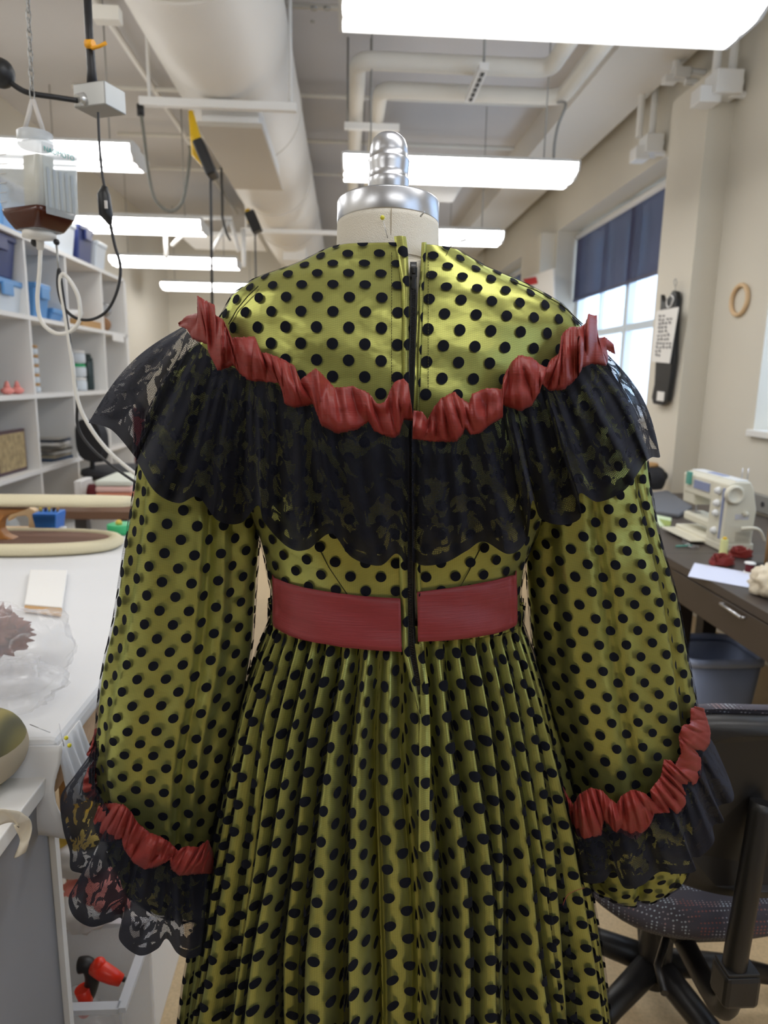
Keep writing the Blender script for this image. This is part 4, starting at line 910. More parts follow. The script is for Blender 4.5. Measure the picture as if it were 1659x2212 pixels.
# jars and pots
def jar(label, y, z, r, h, mt, lid, cat='jar', nm='jar'):
    c = Vector((SX-.12, y, z)); t = thing(nm, label, cat, c)
    MB().lathe(c, [(r*.9, .001), (r, .01), (r, h-.01), (r*.9, h)], 20).build('body', mt, t)
    MB().lathe(c+Vector((0, 0, h)), [(r*.95, 0), (r*.95, .014), (r*.5, .018), (.001, .018)], 20).build('lid', lid, t); return t
for k in range(3): jar(['bottom round white tub of the stack beside the dark flask', 'middle round white tub of the stack, with green rim', 'top round white tub of the stack beside the dark flask'][k], SY(184), z3+k*.083, .055, .064, TRN, GRN if k == 1 else WHT, 'tub', 'round_tub')['group'] = 'round tubs stacked on the shelf'
t = jar('dark green insulated flask standing in the third cubby row', SY(207), z3, .036, .19, DKT, DKT, 'flask', 'flask'); MB().lathe(Vector((SX-.12, SY(207), z3+.2)), [(.026, 0), (.022, .03), (.001, .032)], 16).build('neck', DKT, t)
for k in range(5): jar(['lowest', 'second', 'middle', 'fourth', 'topmost'][k]+' pale spool of the faint stack behind the divider in the middle row', SY(93), z3+k*.05, .03, .035, TRN, KRAFT, 'spool', 'thread_spool')['group'] = 'pale spools stacked in the cubby'
for k in range(2): jar(['black pot', 'grey pot on the black one'][k]+' at the left edge of the middle shelf row', SY(2), z3+k*.09, .03, .07, (BLK, DGREY)[k], BLK, 'pot', 'pot')
for k, px in enumerate((8, 30)):
    one('pink_figure', MB().sph((SX-.06, SY(px), z3+.018), .03, 12, (1, 1.2, .6)).lathe((SX-.06, SY(px), z3+.02), [(.02, 0), (.008, .04), (.001, .045)], 10), PNK, ('flat pink pincushion shape at the left edge of the shelf', 'pink cone shaped ornament on the shelf beside the divider')[k], 'ornament')
t = thing('picture_frame', 'framed picture in a brown frame leaning in the lower left cubby', 'picture frame', (SX-.05, SY(18), z4))
ya, yb = SY(-30), SY(37); MB().bb(SX-.075, SX-.055, ya, yb, z4+.001, z4+.21).build('frame', pmat('brown frame', srgb(88, 66, 70), .5), t, bevel=.003)
MB().bb(SX-.056, SX-.053, ya+.015, yb-.015, z4+.017, z4+.195).build('picture', pmat('patterned print', srgb(170, 150, 110), .7, noise=.7, scale=30), t)
rb = random.Random(4)
for k in range(7):
    col = [(60, 75, 100), (150, 140, 120), (215, 212, 205), (110, 105, 98), (190, 186, 176), (228, 225, 220), (85, 90, 100)][k]
    t = thing('magazine', ['thick', 'thin', 'wide', 'grey', 'worn', 'white', 'dark'][k]+' magazine in the pile on the fourth shelf, '+['lowest', 'second from the bottom', 'third from the bottom', 'in the middle', 'third from the top', 'second from the top', 'topmost'][k], 'magazine', (SX-.18, SY(125), z4+k*.017), 'magazines piled on the shelf')
    MB(Matrix.Translation((SX-.18, SY(125)+rb.uniform(-.03, .03), z4+.009+k*.017)) @ Matrix.Rotation(rb.uniform(-.2, .2), 4, 'Z')).box((0, 0, 0), (.28, .30, .0155)).build('pages', pmat('magazine %d' % k, srgb(*col), .6), t)
    MB(Matrix.Translation((SX-.18, SY(125)+rb.uniform(-.02, .02), z4+.0172+k*.017)) @ Matrix.Rotation(rb.uniform(-.2, .2), 4, 'Z')).box((0, 0, 0), (.27, .29, .001)).build('cover', bpy.data.materials['magazine %d' % ((k*3) % (k+1))], t)
one('craft_basket', MB().sph((SX-.10, SY(232), z2+.05), .07, 16, (1, 1.2, .8)), pmat('woven brown basket', srgb(150, 110, 75), .8, noise=.5, scale=90), 'small brown woven basket at the end of the upper shelf', 'basket')
one('wire_ball', MB().sph((SX-.09, SY(238), z2+.15), .05, 16), pmat('silver tinsel', srgb(170, 172, 175), .3, .8, bump=1, bscale=80), 'silver tangled ball on top of the brown basket', 'ornament')
one('cardboard_tray', MB().bb(SX-.2, SX-.02, SY(168), SY(215), z2, z2+.045), KRAFT, 'tan cardboard tray on the upper shelf before the basket', 'tray', bevel=.004)
one('paper_roll', MB().tube([(SX-.1, SY(160), z2+.07), (SX-.1, SY(190), z2+.085)], .025, 14), WHT, 'white paper roll lying over the cardboard tray', 'paper roll')
one('hanging_tag', MB().bb(SX+.001, SX+.006, SY(224), SY(248), z2-.06, z2-.015), WHT, 'white paper tag hanging over the front of the upper shelf', 'tag')
for k, px in enumerate((6, 226)): one('glass_jar', MB().lathe((SX-.1, SY(px), z5), [(.04, .001), (.045, .02), (.045, .13), (.03, .15), (.03, .17), (.001, .17)], 20), TRN, ('white bottle at the left edge of the lowest visible shelf', 'white jar at the far end of the lowest visible shelf')[k], 'jar')
# black draughting stool in front of the shelves
def stool(c, label, zs, back, mt):
    t = thing('office_stool', label, 'office chair', c)
    x, y = c[0], c[1]
    MB().lathe((x, y, zs-.05), [(.001, 0), (.19, .005), (.215, .03), (.21, .05), (.17, .062), (.001, .065)], 28).build('seat', mt, t)
    MB().cyl((x, y, .1), (x, y, zs-.04), .025).build('gas_column', BLK, t)
    bx = Vector(back); R = Matrix.Rotation(math.atan2(bx.y-y, bx.x-x), 3, 'Z')
    MB(Matrix.Translation(bx) @ R.to_4x4()).rings([[Vector((.02*math.sin(PI*k/3) if False else a, u*.19*(1-.12*abs(v)**3), v*.115*(1-.15*abs(u)**4))) for u, v in [(math.copysign(abs(math.cos(q))**.5, math.cos(q)), math.copysign(abs(math.sin(q))**.5, math.sin(q))) for q in [2*PI*j/28 for j in range(28)]]] for a in (-.02, -.015, .015, .02)]).build('backrest', mt, t)
    MB().tube([bx+Vector((0, 0, -.08)), bx+Vector((0, 0, -.20)), Vector((x+(bx.x-x)*.6, y+(bx.y-y)*.6, zs-.08)), Vector((x, y, zs-.06))], .014, 8, sub=4).build('back_bar', BLK, t)
    for k in range(5): a = 2*PI*k/5; mb = MB(); mb.tube([(x, y, .12), (x+.27*math.cos(a), y+.27*math.sin(a), .07)], [.022, .014], 8); l = mb.build('leg', BLK, t); MB().sph((x+.27*math.cos(a), y+.27*math.sin(a), .03), .03, 10).build('caster', BLK, l)
    MB().tube([Vector((x+.16*math.cos(a), y+.16*math.sin(a), .34)) for a in [2*PI*k/24 for k in range(25)]], .009, 8).build('foot_ring', GREYM, t)
cs = PY(238, 1020, 4.0); cb = PY(193, 950, 3.95)
stool((cs.x+.06, 4.0, 0), 'black stool with a backrest standing by the white cubby shelves', cs.z+.02, (cb.x+.03, 3.9, cb.z), DGREY)
# maroon garment and boxes behind the stool
ms = thing('dress_stand', 'stand draped in maroon fabric behind the left shoulder ruffle', 'dress stand', (PY(300, 900, 5.2).x, 5.2, 0))
MB().cyl((ms.location.x, 5.23, 0.02), (ms.location.x, 5.23, 1.2), .02).build('pole', BLK, ms); MB().lathe((ms.location.x, 5.23, 0), [(.15, 0), (.15, .02), (.001, .025)], 24).build('base', BLK, ms)
(MB().rings([[PY(px+6*math.sin(j), 880+k*26, 5.2+.04*math.sin(j*2+k)) for j, px in enumerate((284, 292, 302, 312, 318))] for k in range(7)], cap=False, closed=False)).build('maroon_drape', MAR, ms)
# ================================================================== CUTTING TABLE
TZ = .9; tx = PZ(216, 1483, TZ).x; yf = PZ(200, 1149, TZ).y; yn = PZ(150, 1600, TZ).y
tb = thing('cutting_table', 'large cutting table covered in pinned white canvas, at left', 'table', (tx-.55, (yf+yn)/2, 0))
CANV = pmat('white canvas', srgb(226, 226, 227), .8, noise=.02, bump=.05, bscale=30)
MB().bb(tx-1.14, tx, yn, yf, TZ-.035, TZ).build('canvas_cover', CANV, tb, bevel=.012, seg=3)
MB().bb(tx-1.13, tx-.012, yn+.012, yf-.01, TZ-.085, TZ-.036).build('particle_board_top', pmat('particle board', srgb(190, 160, 130), .8, noise=.2, scale=120), tb)
for x in (tx-1.1, tx-.16):
    for y in (yn+.45, yf-.05): MB().bb(x-.03, x+.03, y-.03, y+.03, 0, TZ-.086).build('leg', KRAFT, tb)
G = []
c0 = Vector((tx, yn, TZ))
for i in range(26):
    row = []
    for j in range(14):
        a = i/25; b = j/13; x = tx-.16+a*.17; f = 1+.35*math.sin(a*14)*b
        row.append([x+.02*math.sin(b*5+a*9)*b, yn-.006-.03*b*f, TZ-.004-.13*b*(1-.3*abs(a-.6))])
    G.append(row)
grid('canvas_corner', np.array(G), CANV, tb, solid=.002)
G = [[[tx+.004+.018*b*(1+.5*math.sin(a*20)), yn+a*.07, TZ-.006-.09*b] for b in np.linspace(0, 1, 8)] for a in np.linspace(-.1, 1, 20)]
grid('canvas_fold', np.array(G), CANV, tb, solid=.002)
for (a, b) in (((128, 1563), (138, 1612)), ((65, 1565), (108, 1582))):
    p, q = PY(*a, yn+.02), PY(*b, yn-.0); mb = MB(); mb.tube([p, q], .0007, 6)
    one('pin', mb, METAL, 'steel pin pushed upright into the canvas table corner' if a[0] > 100 else 'long steel pin lying at the canvas edge of the table', 'pin')
for k, (a, b) in enumerate(((143, 1594), (150, 1610))): MB().sph(PY(a, b, yn-.02), .003, 8).build('pin_head', pmat('yellow pin head b', srgb(235, 225, 60), .4) if k == 0 else bpy.data.materials['yellow pin head b'], tb)
def T(px, py, z=TZ): return PZ(px, py, z)
# sleeve board
pc = T(60, 1185); fy = T(100, 1207).y; by_ = T(120, 1160).y; xr = T(264, 1183).x
CRM = pmat('cream canvas padding', srgb(222, 212, 180), .85, bump=.2, bscale=200); WOOD = pmat('warm varnished wood', srgb(178, 120, 62), .4, noise=.25, scale=14); LWOOD = pmat('pale wood', srgb(222, 190, 148), .5, noise=.1, scale=20); BRN = pmat('brown cloth underside', srgb(125, 95, 80), .9)
t = thing('sleeve_board', 'padded cream sleeve board on a wooden bracket, on the cutting table', 'sleeve board', (xr-.3, (fy+by_)/2, TZ))
yc_ = (fy+by_)/2; ry = (by_-fy)/2
def oval(cx, cy, rx, ry, z, n=48): return [Vector((cx+rx*math.copysign(abs(math.cos(a))**.8, math.cos(a)), cy+ry*math.copysign(abs(math.sin(a))**.8, math.sin(a)), z)) for a in [2*PI*k/n for k in range(n)]]
cx_ = xr-.33
MB().rings([oval(cx_, yc_, .33-d, ry-d, TZ+z) for d, z in ((.012, .002), (.0, .01), (0, .022), (.012, .032), (.03, .034), (.034, .024), (.034, .020))], cap=True).build('base_padding', CRM, t)
MB().rings([oval(cx_, yc_, .29, ry-.036, TZ+z) for z in (.0255, .0275)]).build('base_board', BRN, t)
ub = PY(140, 1082, yc_)
MB().rings([[Vector((xx, yc_+rr*.055*math.cos(a), ub.z+.017*math.sin(a)*(rr**.3))) for a in [2*PI*k/24 for k in range(24)]] for xx, rr in ((ub.x-.5, 1), (PY(200, 1082, yc_).x, .9), (PY(270, 1082, yc_).x, .72), (PY(288, 1082, yc_).x, .45), (PY(292, 1082, yc_).x, .1))]).build('upper_board', CRM, t)
poly = [PY(px, py, yc_) for px, py in ((-30, 1097), (62, 1098), (40, 1106), (18, 1112), (8, 1125), (6, 1140), (16, 1154), (42, 1165), (58, 1175), (48, 1180), (-30, 1181))]
MB().prism([(p.x, p.z) for p in poly], yc_-.02, yc_+.02, 'y').build('wooden_bracket', WOOD, t, bevel=.004)
# wooden point presser behind it
t = thing('point_presser', 'pale wooden pressing block with an arch, behind the sleeve board', 'pressing block', T(60, 1148))
yk = T(60, 1146).y-.04
poly = [PY(px, py, yk) for px, py in ((20, 1112), (40, 1096), (68, 1095), (80, 1102), (84, 1126), (100, 1132), (104, 1138), (66, 1138), (66, 1118), (60, 1112), (38, 1114), (22, 1125))]
MB().prism([(p.x, p.z) for p in poly], yk-.015, yk+.015, 'y').build('arch', LWOOD, t, bevel=.003)
a, b = PY(-10, 1147, yk), PY(124, 1137, yk); MB().bb(a.x, b.x, yk-.035, yk+.035, TZ+.001, TZ+.016).build('base', LWOOD, t, bevel=.003)
yk2 = yf-.05
a, b = PY(84, 1142, yk2+.0), PY(131, 1105, yk2)
t = thing('plastic_basket', 'bright blue plastic basket full of yellow and dark tools on the cutting table', 'basket', (a.x, yk2, TZ)); MB().rings([[Vector((x, y, z)) for x, y in ((a.x+d, yk2-.04+d), (b.x-d, yk2-.04+d), (b.x-d, yk2+.04-d), (a.x+d, yk2+.04-d))] for z, d in ((TZ+.001, .008), (b.z-.01, 0), (b.z, 0))], smooth=False).build('tub', BLU, t, bevel=.003)
for k in range(5): MB().tube([Vector((a.x+.012+k*.012, yk2, b.z)), Vector((a.x+.008+k*.014, yk2+.01*(k % 2), b.z+.018))], .004, 8).build('tool', (YELO, NAVY, YELO, DGREY, KRAFT)[k], t)
c = T(135, 1157); t = thing('thread_spool', 'small pink thread spool on the far side of the cutting table', 'thread spool', c)
MB().lathe(c, [(.012, .001), (.0115, .024), (.001, .024)], 16).build('thread', PNK, t); MB().lathe(c+Vector((0, 0, .024)), [(.013, 0), (.013, .004), (.001, .004)], 16).build('spool_end', WHT, t)
c = T(262, 1152); t = thing('pin_dish', 'round green pin dish with a yellow lump on the cutting table', 'pin dish', c)
MB().lathe(c, [(.036, .001), (.042, .008), (.042, .03), (.036, .032), (.001, .028)], 28).build('dish', GRN, t); MB().sph(c+Vector((-.006, 0, .034)), .011, 10).build('yellow_sponge', YELO, t)
# table behind with cloth stacks
tt = thing('work_table', 'brown wooden work table beyond the cutting table, seen behind the dress', 'table', (-.3, 3.4, 0))
MB().bb(-1.42, .35, 3.15, 3.66, .74, .78).build('table_top', pmat('brown laminate', srgb(120, 90, 70), .5), tt, bevel=.004)
for x in (-1.38, .3):
    for y in (3.2, 3.62): MB().bb(x-.03, x+.03, y-.03, y+.03, 0, .739).build('leg', GREY, tt)
def at(px, y): return PY(px, 1100, y).x
for k, (col, h) in enumerate((('w', .03), ('o', .028), ('p', .028), ('o2', .02))):
    mt = pmat('striped cloth %d' % k, srgb(*[(235, 225, 215), (215, 140, 110), (240, 200, 190), (225, 228, 215)][k]), .8)
    one('folded_cloth', MB().bb(at(224, 3.4), at(300, 3.4), 3.3, 3.6, .781+k*.03, .781+k*.03+.028), mt, ['lowest white', 'second, orange', 'third, pale pink', 'topmost pale green'][k]+' folded cloth in the striped pile behind the green dish', 'folded cloth', 'folded cloths piled on the work table', bevel=.008)
one('fabric_roll', MB().tube([(at(196, 3.35), 3.35, .83), (at(222, 3.35), 3.35, .83)], .045, 14), MAR, 'small maroon fabric roll lying left of the striped cloth pile', 'fabric roll')
one('white_carton', MB().bb(at(180, 3.5), at(196, 3.5), 3.4, 3.55, .781, .88), WHT, 'small white carton left of the maroon fabric roll', 'carton', bevel=.004)
one('serger_machine', MB().bb(at(556, 3.4), at(620, 3.4), 3.3, 3.55, .781, .90).bb(at(556, 3.4), at(600, 3.4), 3.32, 3.5, .9, 1.02), pmat('grey machine casing', srgb(140, 145, 148), .5), 'grey machine partly seen between the left sleeve and the waist', 'machine', bevel=.015)
# cardboard wrapped in paper
a, b, c, d = T(66, 1240), T(146, 1241), T(133, 1337), T(52, 1326)
t = thing('wrapped_cardboard', 'flat cardboard piece wrapped in white paper lying on the cutting table', 'cardboard', (a+c)/2)
def slab(pts, z0, z1): mb = MB(); return mb.rings([[Vector((p.x, p.y, z)) for p in pts] for z in (z0, z1)], smooth=False)
slab([a, b, c+(b-c)*.12, d+(a-d)*.10], TZ+.002, TZ+.012).build('paper_wrap', WHT, t, bevel=.002)
slab([a.lerp(d, .5), b.lerp(c, .5), c, d], TZ+.004, TZ+.009).build('cardboard', KRAFT, t, bevel=.001)
# plastic bag
BAG, nt, b_ = newmat('thin clear plastic film'); b_.inputs['Base Color'].default_value = (.92, .92, .94, 1); b_.inputs['Alpha'].default_value = .22; b_.inputs['Roughness'].default_value = .12; b_.inputs['Specular IOR Level'].default_value = .9
def crumple(c, r, sc, sd, n=44, amp=.3, fr=3.2):
    rs = []
    for i in range(n//2+1):
        a = PI*i/(n//2); row = []
        for k in range(n):
            b = 2*PI*k/n; d = Vector((math.sin(a)*math.cos(b), math.sin(a)*math.sin(b), -math.cos(a)))
            f = 1+amp*.55*nz(d.x, d.y, d.z+sd, fr*.6)-amp*.30*(1-min(1, abs(nz(d.x, d.y, d.z+sd, fr))*3.2))-amp*.16*(1-min(1, abs(nz(d.x+5, d.y, d.z+sd, fr*2.1))*3))
            p = Vector((d.x*sc[0], d.y*sc[1], d.z*sc[2]))*r*f; p.z = max(p.z, -sc[2]*r*.62); row.append(Vector(c)+p)
        rs.append(row)
    return MB().rings(rs)
bc = T(15, 1500); t = thing('plastic_bag', 'clear crumpled plastic bag with russet trimmings inside, at the left edge of the table', 'plastic bag', bc)
crumple(bc+Vector((-.03, .05, .052)), .105, (1.1, 1.15, .75), 3).build('bag_film', BAG, t)
crumple(bc+Vector((.02, -.03, .03)), .07, (1.2, .9, .6), 8, amp=.5).build('loose_film', BAG, t)
crumple(bc+Vector((-.055, .085, .066)), .055, (1.1, 1, .8), 5, amp=.9, fr=7).build('russet_trimmings', pmat('russet beads', srgb(120, 62, 45), .6, noise=.5, scale=90), t)
# front left white unit
UZ = .855; ux = PZ(122, 1650, UZ).x; uy = PZ(122, 1650, UZ).y
un = thing('white_shelf_unit', 'white topped storage unit with a shade-grey side panel at lower left', 'storage unit', (ux-.3, uy-.25, 0))
MB().bb(ux-.6, ux, .28, uy, UZ-.022, UZ).build('top_board', MEL, un, bevel=.002)
MB().bb(ux-.58, ux-.012, .28, uy-.016, .02, UZ-.023).build('side_panel', pmat('shade-grey side panel', srgb(150, 150, 153), .6), un)  # shade on the white unit's side is painted in as grey
MB().bb(ux-.03, ux-.004, uy-.015, uy-.002, 0, UZ-.023).build('white_edge_strip', MEL, un)
t = thing('tailors_ham', 'olive and brown padded pressing ham resting on the white unit at the left edge', 'pressing ham', PZ(0, 1735, UZ))
HAM, nt, b_ = newmat('olive plaid wool'); tc = N(nt, 'ShaderNodeTexCoord'); wv = N(nt, 'ShaderNodeTexWave'); wv.inputs['Scale'].default_value = 9; wv.inputs['Distortion'].default_value = 1.5; nt.links.new(tc.outputs['Object'], wv.inputs[0]); cr = N(nt, 'ShaderNodeValToRGB'); nt.links.new(wv.outputs[1], cr.inputs[0]); nt.links.new(cr.outputs[0], b_.inputs[0]); cr.color_ramp.elements[0].color = srgb(95, 92, 70); cr.color_ramp.elements[1].color = srgb(150, 138, 85); b_.inputs['Roughness'].default_value = .95
hc = PY(-38, 1660, .86)
MB().sph((hc.x, hc.y, UZ+.052), .052, 28, (1.05, 1.25, 1.0)).build('upper_cover', HAM, t); MB().sph((hc.x, hc.y, UZ+.049), .0535, 28, (1.04, 1.24, .88)).build('lower_cover', pmat('cream brushed cotton', srgb(175, 160, 135), .95), t)
G = []
for k, (q, w_) in enumerate(zip(crv([PY(-20, 1768, .72), PY(15, 1760, .735), PY(42, 1768, .75), PY(56, 1792, .76), PY(54, 1818, .76), PY(44, 1845, .758)], 8), np.linspace(1, .6, 41))): G.append([list(q+Vector((.010*w_*s_*(.2 if k < 18 else 1), -.002+.003*math.sin(s_*2+k*.3), .011*w_*s_*(1 if k < 18 else .3)))) for s_ in np.linspace(-1, 1, 7)])
tag(grid('cloth_tie', np.array(G), pmat('cream cotton tape', srgb(225, 214, 192), .9), solid=.0012), 'torn cream cotton tape hanging over the edge of the white unit', 'fabric tape')
# under the cutting table
rz = .34; ra, rbk = PZ(300, 2062, rz), PZ(230, 1998, rz)
CLR, nt, b_ = newmat('clear storage plastic'); b_.inputs['Base Color'].default_value = (.9, .92, .95, 1); b_.inputs['Alpha'].default_value = .25; b_.inputs['Roughness'].default_value = .2
t = thing('clear_bin', 'clear plastic bin of tools and bags on the floor at lower left', 'storage bin', (ra.x-.15, rbk.y-.2, 0))
x0_, x1_, y0_, y1_ = ra.x-.32, ra.x, max(uy, .99)+.02, rbk.y
mb = MB()
for q in ((x0_, x0_+.004, y0_, y1_), (x1_-.004, x1_, y0_, y1_), (x0_, x1_, y1_-.004, y1_), (x0_, x1_, y0_, y0_+.004)): mb.bb(*q, .03, rz)
mb.bb(x0_, x1_, y0_, y1_, .026, .03); mb.build('tub', CLR, t)
mb = MB(); 
for q in ((x0_-.012, x0_+.004, y0_-.01, y1_+.01), (x1_-.004, x1_+.012, y0_-.01, y1_+.01), (x0_, x1_, y1_-.004, y1_+.012), (x0_, x1_, y0_-.012, y0_+.004)): mb.bb(*q, rz-.004, rz+.006)
mb.build('rim', pmat('rim plastic', (.85, .88, .92, 1), .3, alpha=.7), t)
one('cardboard_box', MB().bb(x0_-.05, x1_-.02, y1_+.05, y1_+.33, .0, .30), WHT, 'white carton on the floor behind the clear bin', 'box', bevel=.004)
wb = crumple((x0_+.17, (y0_+y1_)/2, .14), .12, (.9, .9, .9), 12, amp=.35); tag(wb.build('white_plastic_bag', BAG), 'white crumpled plastic bag bulging in the clear bin behind the clamps', 'plastic bag')
REDP = pmat('red orange plastic', srgb(238, 52, 26), .35)
ck = PY(190, 2120, 1.08)
t = thing('spring_clamp', 'black and red spring clamp lying in the clear bin', 'clamp', ck)
def K(px, py, y=1.08): return PY(px, py, y)
MB().tube([K(172, 2085), K(190, 2085), K(200, 2110), K(192, 2145), K(180, 2160)], [.014, .022, .024, .02, .012], 12, sub=4).build('jaw_body', BLK, t)
MB().tube([K(205, 2088, 1.07), K(222, 2098, 1.06), K(245, 2110, 1.06), K(262, 2118, 1.06)], [.014, .015, .013, .010], 12).build('red_handle', REDP, t)
MB().sph(K(214, 2083, 1.065), .012, 14).build('red_collar', REDP, t); MB().cyl(K(260, 2113, 1.06), K(271, 2117, 1.06), .004, 8).build('tip', BLK, t)
MB().tube([K(178, 2135, 1.07), K(186, 2160, 1.07), K(182, 2190, 1.07)], [.014, .012, .010], 12).build('red_handle', REDP, t)
one('paper_strip', MB().tube([PZ(290, 2112, .005), PZ(305, 2117, .005), PZ(322, 2110, .006), PZ(338, 2098, .012)], [.004, .006, .005, .002], 6, sub=5), WHT, 'torn white strip lying on the floor beside the clear bin', 'paper scrap')
# jumble under the table
rj = random.Random(9)
for k, (px, py, y, r, mt, lb) in enumerate(((188, 1600, 1.32, .045, BLK, 'black cloth bundle under the edge of the cutting table'), (196, 1575, 1.36, .035, YELO, 'yellow cloth bundle under the edge of the cutting table'), (205, 1560, 1.42, .03, MAR, 'dark red cloth bundle highest under the table edge'), (186, 1635, 1.28, .04, WHT, 'white cloth bundle under the cutting table'), (160, 1800, 1.25, .055, YELO, 'bright yellow cloth bundle beside the lace cuff'), (180, 1770, 1.28, .045, YEL, 'saturated yellow bag seen through the lace cuff'), (170, 1850, 1.22, .05, WHT, 'pale cloth bundle below the yellow one'), (205, 1930, 1.2, .055, PNK, 'pink and tan cloth bundle seen through the lace cuff'), (178, 1960, 1.18, .05, WHT, 'white cloth bundle just above the clear bin'))):
    m_ = crumple(PY(px, py, y), r, (1.3, 1, .8), k*2.2, n=26, amp=.5); o = m_.build('cloth_bundle', mt); tag(o, lb, 'cloth bundle')
# ================================================================== RIGHT: DESK
DZ_ = .75; dx = PZ(1497, 1234, DZ_).x; dcor = PZ(1427, 1195, DZ_)
DESK = pmat('dark espresso laminate', srgb(74, 66, 62), .38, noise=.06, scale=6); DFR = pmat('espresso drawer front', srgb(70, 60, 52), .45, noise=.08, scale=10)
dk = thing('desk', 'long dark espresso desk with a drawer along the right wall', 'desk', (dx+.45, 2.4, 0))
MB().bb(dx, XW-.03, 1.15, dcor.y, DZ_-.03, DZ_).build('desk_top', DESK, dk, bevel=.002)
MB().bb(dx-.28, XW-.03, dcor.y+.002, 4.0, DZ_-.03, DZ_).build('desk_return_top', DESK, dk, bevel=.002)
MB().bb(dx+.006, dx+.03, 1.15, dcor.y-.03, DZ_-.145, DZ_-.031).build('drawer_rail', DFR, dk)
dr = MB().bb(dx+.0, dx+.02, 1.55, 2.42, DZ_-.14, DZ_-.036).build('drawer', DFR, dk, bevel=.002)
hp, hq = PXX(1556, 1304, dx-.012), PXX(1601, 1334, dx-.012)
MB().cyl(hp, hq, .005, 10).cyl(hp, hp+Vector((.02, 0, 0)), .004, 8).cyl(hq, hq+Vector((.02, 0, 0)), .004, 8).build('handle', METAL, dr)
LEG = pmat('black brown leg', srgb(30, 24, 26), .5)
MB().bb(dx+.02, dx+.09, dcor.y-.12, dcor.y-.05, 0, DZ_-.031).build('leg', LEG, dk)
MB().bb(dx+.02, XW-.1, 1.45, 1.52, 0, DZ_-.15).build('side_panel', LEG, dk)
MB().bb(dx-.26, dx-.2, 3.9, 3.96, 0, DZ_-.031).build('leg', LEG, dk); MB().bb(dx+.3, dx+.36, 2.7, 2.76, 0, DZ_-.031).build('leg', LEG, dk)
def D(px, py, z=DZ_): return PZ(px, py, z)
# sewing machine
MC = pmat('cream machine plastic', srgb(226, 222, 204), .4); MCT = pmat('white machine plastic', srgb(238, 240, 240), .3); BLP = pmat('blue grey print', srgb(140, 150, 185), .5)
a = D(1555, 1192); b = D(1462, 1150); e = D(1622, 1188)
X0, X1, Y0, Y1 = a.x, a.x+.125, a.y, a.y+.36; zt_ = 1.4-.0; zT = PY(1560, 1040, Y0).z
sm = thing('sewing_machine', 'cream domestic sewing machine with a big handwheel on the dark desk', 'sewing machine', ((X0+X1)/2, (Y0+Y1)/2, DZ_))
MB().bb(X0, X1+.01, Y0, Y1+.02, DZ_+.001, DZ_+.035).build('base', MC, sm, bevel=.006)
MB().bb(X0+.02, X1-.01, Y0+.1, Y1+.0, DZ_+.062, DZ_+.10).build('free_arm', MC, sm, bevel=.010)
ex = [(X0, DZ_+.03), (X1, DZ_+.03), (X1+.005, DZ_+.17), (X1-.015, zT-.03), (X1-.03, zT-.002), (X0+.035, zT), (X0+.005, zT-.012)]
MB().prism([(x, z) for x, z in ex], Y0, Y0+.12, 'y').build('column', MC, sm, bevel=.006)
MB().prism([(x, z) for x, z in [(X0+.006, zT-.095), (X1-.01, zT-.095), (X1-.014, zT-.03), (X1-.03, zT-.003), (X0+.035, zT-.001), (X0+.006, zT-.012)]], Y0+.119, Y1-.02, 'y').build('upper_arm', MC, sm, bevel=.006)
MB().prism([(x, z) for x, z in [(X0+.012, zT-.14), (X1-.03, zT-.14), (X1-.012, zT-.03), (X1-.03, zT-.004), (X0+.035, zT-.002), (X0+.004, zT-.012)]], Y1-.10, Y1, 'y').build('needle_head', MC, sm, bevel=.006)
MB().bb(X0+.035, X1-.035, Y0+.01, Y1-.01, zT-.001, zT+.004).build('top_cover', MCT, sm, bevel=.003)
MB().bb(X0+.045, X1-.05, Y0+.12, Y0+.24, zT+.0035, zT+.006).build('stitch_chart', BLP, sm)
hw = PY(1584, 1068, Y0); MB().lathe((hw.x, Y0+.002, hw.z), [(.036, 0), (.037, -.004), (.037, -.016), (.033, -.022), (.026, -.022), (.024, -.018), (.001, -.018)][::1], 36, axis=(0, 1, 0)).build('handwheel', MC, sm)
mb = MB(); hb = PY(1609, 1110, Y0); mb.lathe((hb.x, Y0+.002, hb.z), [(.012, 0), (.010, -.014), (.001, -.015)], 20, axis=(0, 1, 0)); mb.build('bobbin_winder_knob', MC, sm)
for k, z in enumerate((zT-.045, zT-.095, zT-.135, DZ_+.075)):
    d_ = MB().lathe((X0+.002, Y0+.055, z), [(.016, 0), (.015, -.008), (.010, -.018), (.001, -.018)], 24, axis=(1, 0, 0)).build('dial', MCT, sm)
MB().bb(X0-.0015, X0+.004, Y0+.014, Y0+.026, DZ_+.05, zT-.03).build('blue_stripe', BLP, sm)
MB().bb(X0+.002, X0+.007, Y0+.135, Y0+.26, zT-.065, zT-.03).build('panel_print', BLP, sm)
MB().bb(X0-.006, X0+.006, Y1-.075, Y1-.045, zT-.055, zT-.002).build('green_magnet', pmat('teal plastic', srgb(90, 165, 150), .4), sm)
MB().cyl((X0+.05, Y1-.05, DZ_+.1), (X0+.05, Y1-.05, zT-.13), .003, 8).build('needle_bar', METAL, sm)
MB().bb(X0+.035, X0+.065, Y1-.07, Y1-.03, DZ_+.101, DZ_+.105).build('presser_foot', METAL, sm)
for k, x in enumerate((X1-.035, X1-.012)): MB().cyl((x, Y0+.06, zT), (x, Y0+.06, zT+.045), .0018, 8).build('spool_pin', METAL, sm)
MB().bb(X0+.045, X0+.10, Y0-.001, Y0+.002, DZ_+.13, DZ_+.152).build('name_plate', pmat('pale plate', srgb(205, 205, 212), .4), sm)
mb = MB()
for k in range(7): mb.bb(X0+.055, X1-.012, Y0-.0015, Y0+.002, DZ_+.042+k*.006, DZ_+.0445+k*.006)
